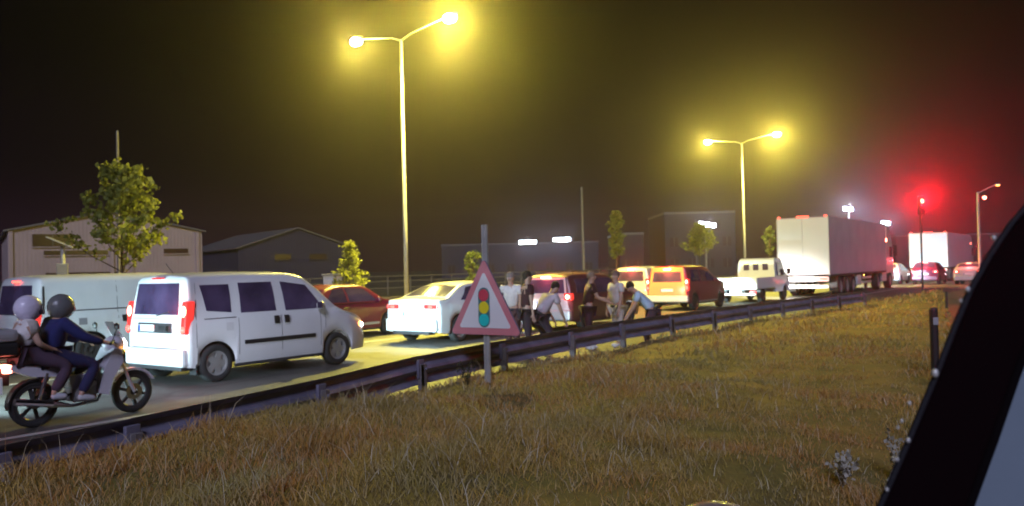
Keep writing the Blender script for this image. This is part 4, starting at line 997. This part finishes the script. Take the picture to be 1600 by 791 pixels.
def flood(label, cx, cy, Y, n, H, col='whitelit', power=500):
    x, y = pt(cx, Y); z = CAMZ + ((418.5 - (cx - 800) * .0237) - cy) * Y / 1300
    r = empty('floodlight', (x, y, 0), 0, label, 'floodlight'); bm_obj('mast', TU([(0, .2, 0), (0, .2, z)], [.14, .08], 8), M['post'], r)
    bm_obj('lamp_bar', BX(-.8, .8, .1, .2, z - .05, z + .05), M['dark'], r)
    for k in range(n): bm_obj('flood_lamp', BX(-.7 + k * .62, -.25 + k * .62, -.1, .09, z - .22 - .1 * k, z + .22 - .1 * k, bev=.04), M[col], r)
    ld = bpy.data.lights.new('flood_glow', 'POINT'); ld.energy = power; ld.color = (.6, .72, 1); ld.shadow_soft_size = .3
    lo = bpy.data.objects.new('flood_glow', ld); COL.objects.link(lo); lo.parent = r; lo.location = (0, -.6, z)
flood('bluish white floodlight on a mast above the white lorry', 1329, 326, 100, 2, 9, power=1500)
flood('small white floodlight over the front of the white lorry', 1387, 348, 105, 2, 9, power=500)
flood('white floodlight shining through the bushy median tree', 1104, 349.5, 84, 3, 9, power=300)
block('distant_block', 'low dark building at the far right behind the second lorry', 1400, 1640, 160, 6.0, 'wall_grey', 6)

# ------------------------------------------------------------------ people
def skin_obj(name, verts, edges, radii, m, parent, sub=1):
    me = bpy.data.meshes.new(name); me.from_pydata([tuple(v) for v in verts], edges, []); me.materials.append(M[m] if isinstance(m, str) else m)
    o = bpy.data.objects.new(name, me); COL.objects.link(o); o.parent = parent
    md = o.modifiers.new('skin', 'SKIN'); md.use_smooth_shade = True
    if not me.skin_vertices: me.attributes.new  # created with the modifier below
    bpy.context.view_layer.objects.active = o
    if len(me.skin_vertices) == 0:
        with bpy.context.temp_override(object=o, active_object=o): bpy.ops.mesh.customdata_skin_add()
    for i, rr in enumerate(radii):
        sv_ = me.skin_vertices[0].data[i]; sv_.radius = rr if isinstance(rr, tuple) else (rr, rr); sv_.use_root = (i == 0)
    s2 = o.modifiers.new('subdiv', 'SUBSURF'); s2.levels = sub; s2.render_levels = sub
    return o
_cm = {}
def cloth(c, name='cloth'):
    k = (c, name)
    if k not in _cm: _cm[k] = mat(name, c, .85, var=.15, scale=8, bump=.25, bscale=30)
    return _cm[k]
def person(pos, rz, label, J, top, bottom, shoes=(.6, .6, .6), hair=(.02, .015, .012), sleeve='short', helmet=None, group=None, robe=False, bulk=1.1, fingers=True):
    """J: joint dict in local metres, x forward, y left"""
    r = empty('person', pos, rz, label, 'person', group)
    V = {k: Vector(v) for k, v in J.items()}
    vs, es, rd = [], [], []
    def add(p, q, rad):
        vs.append(p); rd.append(rad)
        if q is not None: es.append((q, len(vs) - 1))
        return len(vs) - 1
    pel = add(V['pel'], None, (.13, .10)); sp = add(V['pel'].lerp(V['chest'], .5), pel, (.12, .09)); ch = add(V['chest'], sp, (.15, .10)); nk = add(V['neck'], ch, (.055, .055))
    hd_dir = (V['head'] - V['neck']).normalized()
    jaw = add(V['neck'].lerp(V['head'], .55) + V['face'] * .015, nk, (.06, .07)); hd = add(V['head'], jaw, (.078, .09)); tp = add(V['head'] + hd_dir * .08, hd, (.06, .065))
    nose = add(V['head'] + V['face'] * .105 - hd_dir * .02, hd, .013)
    side_v = hd_dir.cross(V['face']).normalized()
    for sg in (-1, 1): add(V['head'] + side_v * sg * .088, hd, .016)
    hands = []
    for sfx in 'LR':
        sh = add(V['sh' + sfx], ch, .058); el = add(V['el' + sfx], sh, .042); wr_ = add(V['wr' + sfx], el, .027)
        dirn = (V['wr' + sfx] - V['el' + sfx]).normalized(); palm = add(V['wr' + sfx] + dirn * .07, wr_, (.036, .020))
        sd_ = dirn.cross(Vector((0, 0, 1)))
        sd_ = sd_.normalized() if sd_.length > .2 else Vector((1, 0, 0)); nrm = sd_.cross(dirn).normalized()
        if fingers:
            for q, (o_, ln) in enumerate(((-.03, .065), (-.01, .075), (.01, .07), (.03, .055))):
                a1 = add(V['wr' + sfx] + dirn * .115 + sd_ * o_, palm, .009); a2 = add(V['wr' + sfx] + dirn * (.115 + ln * .55) + sd_ * o_ - nrm * .012, a1, .008); add(V['wr' + sfx] + dirn * (.115 + ln) + sd_ * o_ * 1.05 - nrm * .035, a2, .007)
            t1 = add(V['wr' + sfx] + dirn * .05 + sd_ * -.045, palm, .010); add(V['wr' + sfx] + dirn * .095 + sd_ * -.065 - nrm * .012, t1, .008)
    for sfx in 'LR':
        hp = add(V['hip' + sfx], pel, .085); kn = add(V['kn' + sfx], hp, .055); an = add(V['an' + sfx], kn, .038); add(V['toe' + sfx], an, (.035, .028))
    body = skin_obj('body', vs, es, rd, 'skin', r)
    # shirt
    vs, es, rd = [], [], []
    pel = add(V['pel'] + (V['chest'] - V['pel']) * .02, None, (.155, .125)); sp = add(V['pel'].lerp(V['chest'], .5), pel, (.15, .12)); ch = add(V['chest'], sp, (.175, .125)); add(V['chest'].lerp(V['neck'], .6), ch, (.075, .07))
    for sfx in 'LR':
        sh = add(V['sh' + sfx], ch, .078)
        if sleeve == 'short': add(V['sh' + sfx].lerp(V['el' + sfx], .62), sh, .068)
        else: el = add(V['el' + sfx], sh, .060); add(V['el' + sfx].lerp(V['wr' + sfx], .95), el, .042)
    rd = [(q if isinstance(q, tuple) else (q, q)) for q in rd]; rd = [(a * bulk, b * bulk) for a, b in rd]
    skin_obj('shirt' if sleeve == 'short' else 'jacket', vs, es, rd, cloth(top, 'top_cloth'), r)
    vs, es, rd = [], [], []
    pel = add(V['pel'], None, (.16, .13))
    for sfx in 'LR':
        hp = add(V['hip' + sfx], pel, .108); kn = add(V['kn' + sfx], hp, .078 if not robe else .12); add(V['kn' + sfx].lerp(V['an' + sfx], .92), kn, .062 if not robe else .12)
    rd = [(q if isinstance(q, tuple) else (q, q)) for q in rd]; rd = [(a * (.5 + .5 * bulk), b * (.5 + .5 * bulk)) for a, b in rd]
    skin_obj('trousers' if not robe else 'robe', vs, es, rd, cloth(bottom, 'leg_cloth'), r)
    for sfx in 'LR':
        a, t = V['an' + sfx], V['toe' + sfx]; vs, es, rd = [], [], []
        q = add(a.lerp(t, -.2) - Vector((0, 0, .02)), None, .045); q = add(a.lerp(t, .4) - Vector((0, 0, .01)), q, .048); add(t + (t - a).normalized() * .03, q, .036)
        skin_obj('shoe', vs, es, rd, cloth(shoes, 'shoe_leather'), r)
    F = V['face']; up = hd_dir
    ax_ = (V['chest'] - V['pel']).normalized()
    bm = tube(bmesh.new(), [V['pel'] - ax_ * .015, V['pel'] + ax_ * .03], [.150 * bulk, .148 * bulk], 20)
    for v in bm.verts: v.co = Vector(v.co)
    bm_obj('belt', bm, M['dark'], r, smooth=True)
    bm_obj('collar', tube(bmesh.new(), [V['neck'] - hd_dir * .045, V['neck'] - hd_dir * .01], [.075 * bulk, .066], 14), cloth(top, 'top_cloth'), r, smooth=True)
    rot = Matrix((F, side_v, F.cross(side_v))).transposed().to_4x4() if True else None
    if helmet:
        bm = bmesh.new(); ellip(bm, V['head'] + up * .02 - F * .005, (.165, .135, .165), 20, 14, rot)
        h = bm_obj('helmet', bm, cloth(helmet, 'helmet_shell'), r, smooth=True); h.data.materials[0].node_tree.nodes['Principled BSDF'].inputs['Roughness'].default_value = .25
        bm = bmesh.new(); ellip(bm, V['head'] + F * .055 - up * .0, (.12, .118, .07), 16, 10, rot); bm_obj('visor', bm, M['glass'], h, smooth=True)
    else:
        bm = bmesh.new(); ellip(bm, V['head'] + up * .05 - F * .025, (.098, .090, .098), 16, 10, rot); bm_obj('hair', bm, cloth(hair, 'hair'), r, smooth=True)
        for sg in (-1, 1):
            bm = bmesh.new(); ellip(bm, V['head'] + F * .083 + side_v * sg * .033 + up * .005, (.011, .013, .009), 8, 6); bm_obj('eye', bm, M['plate'], r)
    return r
def stand(h=1.72, lean=0.0, armf=(0, 0), armo=(.0, .0), bendel=(.1, .1), headdrop=0, stride=.08):
    k = h / 1.72; J = {}
    J['pel'] = (0, 0, .93 * k); J['chest'] = (lean * .35, 0, 1.30 * k - abs(lean) * .06); J['neck'] = (lean * .5, 0, 1.46 * k - abs(lean) * .1); J['head'] = (lean * .62 + .015, 0, 1.60 * k - abs(lean) * .14 - headdrop * .3)
    f = Vector((1, 0, -headdrop)).normalized(); J['face'] = f
    for q, sfx, sg in ((0, 'L', 1), (1, 'R', -1)):
        sh = Vector((lean * .45, sg * .19, 1.40 * k - abs(lean) * .1)); a = armf[q]
        el = sh + Vector((math.sin(a) * .28, sg * (.05 + armo[q]), -math.cos(a) * .28)); b = a + bendel[q]
        wr_ = el + Vector((math.sin(b) * .25, sg * (.01), -math.cos(b) * .25))
        J['sh' + sfx], J['el' + sfx], J['wr' + sfx] = sh, el, wr_
        st_ = stride * sg
        J['hip' + sfx] = (0, sg * .10, .86 * k); J['kn' + sfx] = (st_ * .5 + .03, sg * .11, .48 * k); J['an' + sfx] = (st_, sg * .12, .08); J['toe' + sfx] = (st_ + .15, sg * .14, .04)
    return J
def bend(h=1.72, ang=70, reach=.9, knee=.08):
    """bending forward at the hips"""
    J = {}; a = R(ang); k = h / 1.72; z = .86 * k - knee * .5
    p = Vector((-.12, 0, z)); dv = Vector((math.sin(a), 0, math.cos(a)))
    J['pel'] = p; J['chest'] = p + dv * .38; J['neck'] = p + dv * .55; hv = Vector((math.sin(a * 1.1), 0, math.cos(a * 1.1))); J['head'] = p + dv * .55 + hv * .15
    J['face'] = Vector((math.cos(a) * .9 + .1, 0, -math.sin(a))).normalized()
    for sfx, sg in (('L', 1), ('R', -1)):
        sh = p + dv * .49 + Vector((0, sg * .19, 0)); el = sh + Vector((.1 * reach, sg * .04, -.27)); J['sh' + sfx], J['el' + sfx], J['wr' + sfx] = sh, el, el + Vector((.14 * reach, -sg * .03, -.21))
        J['hip' + sfx] = (-.12, sg * .10, z - .06); J['kn' + sfx] = (.04 + knee * .6, sg * .12, .47 * k); J['an' + sfx] = (-.03 + .05 * sg, sg * .13, .08); J['toe' + sfx] = (.12 + .05 * sg, sg * .15, .04)
    return J
def yaw_to(dx, dy): return math.atan2(dy, dx)
GP = 'people gathered behind the guard rail'
WHT = (.80, .78, .74); DRK = (.035, .02, .03)
person((-.02, 17.9, 0), R(250), 'person in a white shirt with one shoulder hidden behind the warning triangle', stand(1.74, .12, (.3, .2)), WHT, (.10, .05, .05), group=GP, hair=(.25, .22, .2))
person((.27, 17.2, 0), R(20), 'person in a dark shirt with a bare arm hanging, right of the warning triangle', stand(1.75, .05, (.15, .0), bendel=(.3, .1)), (.05, .015, .02), DRK, group=GP, shoes=(.05, .05, .05))
person((.62, 17.3, 0), R(35), 'person bending over in a pale shirt, dark trousers and white shoes', bend(1.74, 38, .9), (.5, .42, .46), (.045, .03, .05), group=GP, bulk=1.15, shoes=(.8, .78, .75))
person((1.62, 18.2, 0), R(10), 'person all in dark clothes with forearms held forward beside the slim pole', stand(1.72, .15, (.5, .4), bendel=(.9, .8)), (.045, .012, .02), (.05, .015, .03), sleeve='short', group=GP, shoes=(.75, .73, .7), hair=(.25, .17, .12))
person((2.34, 18.7, 0), R(210), 'person in a pale shirt and long cream trousers standing in front of the silver van', stand(1.70, .05, (.2, .1)), (.72, .69, .64), (.62, .58, .50), group=GP, shoes=(.7, .7, .68), hair=(.2, .12, .1))
person((2.98, 18.5, 0), R(175), 'person leaning over in a pale blue shirt and dark trousers, farthest right of the group', bend(1.72, 42, 1.0, .1), (.50, .66, .80), (.06, .03, .05), group=GP, shoes=(.75, .75, .75))

# ------------------------------------------------------------------ motorcycle with rider and passenger
M['moto_white'] = mat('moto_white', (.58, .56, .62), .3, coat=.4)
def motorcycle(pos, rz):
    r = empty('motorcycle', pos, rz, 'white underbone motorcycle with black six spoke wheels and a rear box, carrying two riders', 'motorcycle')
    P = lambda n, bm, m, **k: bm_obj(n, bm, M[m], r, **k)
    wb = 1.24; wr_ = .285
    wheel(r, 0, 0, wr_, .085, 'moto'); wheel(r, wb, 0, wr_, .075, 'moto', steer=R(6))
    P('fork', tube(tube(bmesh.new(), [(wb, .07, wr_), (wb - .24, .07, .86)], [.022, .024]), [(wb, -.07, wr_), (wb - .24, -.07, .86)], [.022, .024]), 'silver')
    P('brake_disc', lathe(bmesh.new(), [(.05, -.062), (.11, -.062), (.11, -.058), (.05, -.058), (.05, -.062)], 24, 'Y', (wb, 0, wr_)), 'chrome')
    P('axle_hub', lathe(bmesh.new(), [(0, -.08), (.055, -.08), (.06, .08), (0, .08)], 16, 'Y', (0, 0, wr_)), 'hub')
    P('frame', tube(tube(bmesh.new(), [(wb - .27, 0, .80), (wb - .42, 0, .50), (.55, 0, .42), (.3, 0, .62), (-.18, 0, .74)], .03), [(wb - .3, 0, .78), (.5, 0, .60), (.2, 0, .66)], .028), 'dark')
    for sg in (-1, 1):
        P('swing_arm', tube(bmesh.new(), [(0, sg * .075, wr_), (.42, sg * .075, .36)], .018), 'dark')
        P('shock_absorber', tube(bmesh.new(), [(.02, sg * .10, .33), (.12, sg * .10, .66)], [.025, .028]), 'chrome')
    P('engine', box(box(bmesh.new(), .42, .72, -.13, .13, .25, .46, bev=.04), .68, .86, -.07, .07, .32, .44, bev=.03), 'hub')
    P('engine_cover', lathe(bmesh.new(), [(0, -.155), (.085, -.15), (.095, -.12), (0, -.12)], 20, 'Y', (.52, 0, .35)), 'silver')
    P('exhaust', tube(bmesh.new(), [(.80, -.06, .33), (.72, -.12, .24), (.4, -.14, .22), (.15, -.16, .28), (-.28, -.17, .36)], [.018, .02, .022, .045, .045]), 'chrome')
    P('chain_case', box(bmesh.new(), .02, .46, .085, .12, .27, .37, bev=.02), 'black')
    P('footrest', tube(bmesh.new(), [(.52, -.26, .27), (.52, .26, .27)], .014), 'dark'); P('rear_footrest', tube(bmesh.new(), [(.24, -.24, .35), (.24, .24, .35)], .012), 'dark')
    # bodywork
    P('leg_shield', PR([(wb - .22, .88), (wb - .32, .90), (wb - .46, .62), (wb - .52, .34), (wb - .40, .30), (wb - .34, .5), (wb - .20, .72)], -.19, .19), 'moto_white')
    P('side_panel', PR([(.62, .60), (.72, .46), (.58, .38), (.40, .44), (.36, .60)], -.13, .13), 'silver')
    P('tail_fairing', PR([(.45, .70), (.30, .60), (-.05, .63), (-.30, .74), (-.28, .80), (.0, .76)], -.12, .12), 'moto_white')
    P('seat', PR([(.62, .72), (.60, .77), (.35, .79), (.12, .83), (-.20, .85), (-.23, .81), (.1, .76), (.4, .70)], -.125, .125), 'black')
    P('front_fender', PR([(wb + .32 * math.cos(R(a)), wr_ + .32 * math.sin(R(a))) for a in range(25, 150, 12)] + [(wb + .29 * math.cos(R(a)), wr_ + .29 * math.sin(R(a))) for a in range(149, 24, -12)], -.06, .06), 'moto_white')
    P('rear_fender', PR([(.31 * math.cos(R(a)), wr_ + .31 * math.sin(R(a))) for a in range(60, 190, 12)] + [(.29 * math.cos(R(a)), wr_ + .29 * math.sin(R(a))) for a in range(189, 59, -12)], -.06, .06), 'black')
    bm = bmesh.new(); ellip(bm, (wb - .24, 0, .93), (.14, .15, .12)); P('headlight_cowl', bm, 'moto_white', smooth=True)
    bm = bmesh.new(); ellip(bm, (wb - .12, 0, .93), (.04, .10, .065)); P('headlight', bm, 'headl', smooth=True)
    P('handlebar', tube(bmesh.new(), [(wb - .42, .33, .98), (wb - .33, .2, 1.0), (wb - .28, 0, .97), (wb - .33, -.2, 1.0), (wb - .42, -.33, .98)], .014), 'dark')
    for sg in (-1, 1):
        P('grip', tube(bmesh.new(), [(wb - .40, sg * .27, .985), (wb - .46, sg * .38, .975)], .019), 'black')
        bm = tube(bmesh.new(), [(wb - .36, sg * .22, 1.0), (wb - .33, sg * .28, 1.15)], .006, 6); ellip(bm, (wb - .34, sg * .30, 1.19), (.02, .065, .045)); P('mirror', bm, 'black')
        bm = bmesh.new(); ellip(bm, (wb - .14, sg * .17, .86), (.03, .035, .025)); P('indicator', bm, 'amber')
    g = [[Vector((wb - .16 - .14 * v + .05 * (1 - abs(u)), u * .16 * (1 - .25 * v), 1.0 + .24 * v)) for v in (0, .33, .66, 1)] for u in (-1, -.5, 0, .5, 1)]
    bm = bmesh.new(); skirt_grid(bm, g, Vector((-.004, 0, 0))); ws = P('windshield', bm, 'wshield')
    P('tail_light', box(bmesh.new(), -.36, -.27, -.09, .09, .70, .80, bev=.015), 'brake')
    P('licence_plate', BX(-.40, -.385, -.11, .11, .46, .66), 'plate'); P('plate_bracket', BX(-.385, -.28, -.02, .02, .55, .76), 'black')
    P('rack', BX(-.52, -.15, -.14, .14, .885, .91, bev=.008), 'dark')
    t = P('top_box', BX(-.64, -.24, -.24, .24, .92, 1.08, bev=.04), 'black'); bm_obj('box_lid', BX(-.64, -.24, -.24, .24, 1.085, 1.24, bev=.06), M['silver'], t)
    ld = bpy.data.lights.new('headlight_beam', 'SPOT'); ld.energy = 260; ld.spot_size = R(80); ld.spot_blend = .9; ld.color = (.75, .85, 1); ld.shadow_soft_size = .05
    lo = bpy.data.objects.new('headlight_beam', ld); COL.objects.link(lo); lo.parent = r; lo.location = (wb + .0, 0, .93); lo.rotation_euler = (0, R(-90) + R(8), R(14))
M['wshield'] = mat('clear_screen', (.75, .78, .85), .1, trans=.85)
MP = Vector((-5.96, 10.32, 0)); mrz = YAW - R(3)
motorcycle(MP, mrz)
RJ = {'pel': (.20, 0, .90), 'chest': (.27, 0, 1.18), 'neck': (.31, 0, 1.32), 'head': (.34, 0, 1.45), 'face': Vector((1, 0, -.1)).normalized()}
for sfx, sg in (('L', 1), ('R', -1)):
    RJ['sh' + sfx] = (.29, sg * .21, 1.27); RJ['el' + sfx] = (.48, sg * .32, 1.08); RJ['wr' + sfx] = (.73, sg * .33, 1.0)
    RJ['hip' + sfx] = (.22, sg * .11, .86); RJ['kn' + sfx] = (.68, sg * .20, .72); RJ['an' + sfx] = (.46, sg * .22, .34); RJ['toe' + sfx] = (.62, sg * .24, .30)
person(MP, mrz, 'rider in a dark jacket and grey helmet steering the white motorcycle', RJ, (.015, .02, .12), (.02, .02, .08), sleeve='long', helmet=(.16, .17, .17), shoes=(.5, .5, .52), bulk=1.25)
PJ = {'pel': (-.10, 0, .95), 'chest': (-.10, 0, 1.20), 'neck': (-.08, 0, 1.33), 'head': (-.05, 0, 1.45), 'face': Vector((1, 0, -.2)).normalized()}
for sfx, sg in (('L', 1), ('R', -1)):
    PJ['sh' + sfx] = (-.09, sg * .19, 1.27); PJ['el' + sfx] = (-.04, sg * .28, 1.04); PJ['wr' + sfx] = (.12, sg * .22, .97)
    PJ['hip' + sfx] = (-.07, sg * .11, .91); PJ['kn' + sfx] = (.32, sg * .25, .74); PJ['an' + sfx] = (.12, sg * .25, .40); PJ['toe' + sfx] = (.26, sg * .27, .37)
person(MP, mrz, 'passenger in a white shirt and lilac helmet seated behind the motorcycle rider', PJ, (.78, .75, .72), (.07, .04, .07), helmet=(.76, .71, .86), shoes=(.55, .55, .6), bulk=1.2)

# ------------------------------------------------------------------ near car frame at the right edge
def vp(px, py, Y):
    """world point seen at photo pixel on the plane y=Y (used once to lay out the window frame beside the camera)"""
    x, y = (px - 800) / 1300, -(py - 395.5) / 1300
    v = cam.matrix_world.to_3x3() @ Vector((x, y, -1)); return cam.location + v * (Y / v.y)
r = empty('car_window_frame', (0, 0, 0), 0, 'black window pillar of the near car with grey inner trim along the right edge', 'car')
def bar(name, a, b, half, thick, m, bev=.012, up=None):
    a, b = Vector(a), Vector(b); t = (b - a).normalized(); f = Vector((0, 1, 0)); f = (f - t * f.dot(t)).normalized(); sd_ = t.cross(f)
    bm = bmesh.new(); L_ = (b - a).length
    box(bm, -half, half, -thick, thick, 0, L_, bev=bev, mtx=Matrix.Translation(a) @ Matrix((sd_, f, t)).transposed().to_4x4())
    return bm_obj(name, bm, M[m], r)
M['pillar'] = mat('pillar_black', (.006, .002, .003), .9)
M['pillar'].node_tree.nodes['Principled BSDF'].inputs['Specular IOR Level'].default_value = .05
a1, a2 = vp(1300, 975, .85), vp(1785, -85, .85)
perp = Vector((1, 0, 0)) * .0
off = vp(1475, 791, .85) - vp(1385, 791, .85)
def sweep_px(name, left, width, y0, y1, m, bv=.006):
    bm = bmesh.new(); rings = []
    for (px, py), wd in zip(left, width):
        L0, R0 = vp(px, py, y0), vp(px + wd, py, y0); L1, R1 = vp(px + 3, py, y1), vp(px + wd - 3, py, y1); dxv = (R0 - L0).normalized(); fy = Vector((0, bv, 0))
        rings.append([bm.verts.new(v) for v in (L0 + fy, L0 + dxv * bv, R0 - dxv * bv, R0 + fy, R1 - fy, R1 - dxv * bv, L1 + dxv * bv, L1 - fy)])
    for p_, q_ in zip(rings, rings[1:]):
        for k in range(8): bm.faces.new((p_[k], p_[(k + 1) % 8], q_[(k + 1) % 8], q_[k]))
    bm.faces.new(rings[0]); bm.faces.new(rings[-1][::-1])
    return bm_obj(name, bm, M[m], r)
EDGE = [(1305, 945), (1372, 791), (1416, 690), (1460, 585), (1487, 515), (1513, 453), (1543, 400), (1575, 352), (1612, 308), (1700, 222)]
sweep_px('pillar', [(x + 4, y) for x, y in EDGE], [152, 143, 136, 128, 128, 130, 140, 160, 190, 200], .85, .93, 'pillar', .008)
sweep_px('window_seal', EDGE, [9] * 10, .838, .849, 'black', .001)
TR = [(1462, 945), (1513, 791), (1556, 670), (1590, 575), (1640, 440), (1720, 300)]
M['grey_trim'] = mat('grey_trim', (.22, .28, .33), .7, var=.15, scale=3)
sweep_px('trim', TR, [100, 92, 90, 90, 90, 90], .96, 1.0, 'grey_trim', .004)
M['maroon_trim'] = mat('maroon_trim', (.05, .012, .012), .7)
sweep_px('inner_trim', [(x + w_, y) for (x, y), w_ in zip(TR, [98, 90, 88, 88, 88, 88])], [120] * 6, .98, 1.02, 'maroon_trim', .004)
M['drop'] = mat('drop_glint', (.85, .85, .8), .25, .3)  # opaque pale beads; the colour stands in for glints on drops
for (px, py, s_) in ((1460, 583, .0022), (1420, 630, .0012), (1408, 658, .001), (1402, 668, .0009), (1418, 688, .0014), (1401, 718, .001), (1385, 765, .0011), (1511, 452, .0015), (1500, 470, .001), (1552, 372, .0014)):
    p = vp(px + 1, py, .834); bm = bmesh.new(); ellip(bm, p, (s_ * 1.5, s_ * 1.5, s_ * 2), 10, 8); bm_obj('drop_glint', bm, M['drop'], r, smooth=True)
p = vp(1118, 876, .95); bm = bmesh.new(); ellip(bm, p, (.072, .05, .066), 24, 16)
M['mirrorpink'] = mat('mirror_shell', (.30, .22, .20), .3, coat=.5)
mo = bm_obj('mirror_housing', bm, M['mirrorpink'], r, smooth=True)
bm_obj('mirror_arm', TU([p + Vector((.03, 0, -.03)), vp(1300, 960, .9)], .02, 10), M['black'], r)

# pale weeds at the lower right
def weed(name, label, pos, H, n, col):
    m_ = mat('weed_' + name, col, .8, var=.3, scale=20); bm = bmesh.new(); bs = bmesh.new()
    for k in range(n):
        a = random.uniform(0, 6.28); l_ = random.uniform(.1, .5) * H; top = Vector((math.cos(a) * l_, math.sin(a) * l_, H * random.uniform(.6, 1))); tube(bs, [(0, 0, 0), top * .5 + Vector((0, 0, .03)), top], [.004, .003, .0015], 4)
        leaf_mass(bm, [top * random.uniform(.4, 1.05) + Vector((random.gauss(0, .012), random.gauss(0, .012), random.gauss(0, .012))) for _ in range(9)], .035)
    r_ = empty(name, pos, 0, label, 'plant', 'pale weeds in the verge'); bm_obj('stems', bs, m_, r_); tag(bm_obj('leaves', bm, m_, r_, recalc=False), kind='stuff')
for i, (x, y, H, lb) in enumerate(((2.35, 5.05, .30, 'pale weed beside the near pillar at the bottom edge'), (2.12, 5.45, .24, 'smaller pale weed left of the first one near the pillar'), (2.62, 5.7, .34, 'tall pale weed touching the near pillar'), (-.62, 10.9, .34, 'thin dark weed by the foot of the warning sign'))):
    weed('weed', lb, (x, y, gz(x, y)), H, 16 if i < 3 else 9, (.42, .40, .32) if i < 3 else (.05, .05, .02))

# ------------------------------------------------------------------ haze
bm = BX(-130, 130, -40, 240, -1.2, 18)
me = bpy.data.meshes.new('haze'); bm.to_mesh(me); bm.free()
hm = bpy.data.materials.new('haze_air'); hm.use_nodes = True; hn = hm.node_tree.nodes; hn.remove(hn['Principled BSDF'])
pv = hn.new('ShaderNodeVolumePrincipled'); pv.inputs['Color'].default_value = (.98, .84, .90, 1); pv.inputs['Density'].default_value = HAZE; pv.inputs['Anisotropy'].default_value = .91
hm.node_tree.links.new(pv.outputs[0], hn['Material Output'].inputs['Volume'])
hz = link('haze', me, hm); tag(hz, 'thin night haze filling the air over the road', 'haze', kind='stuff')
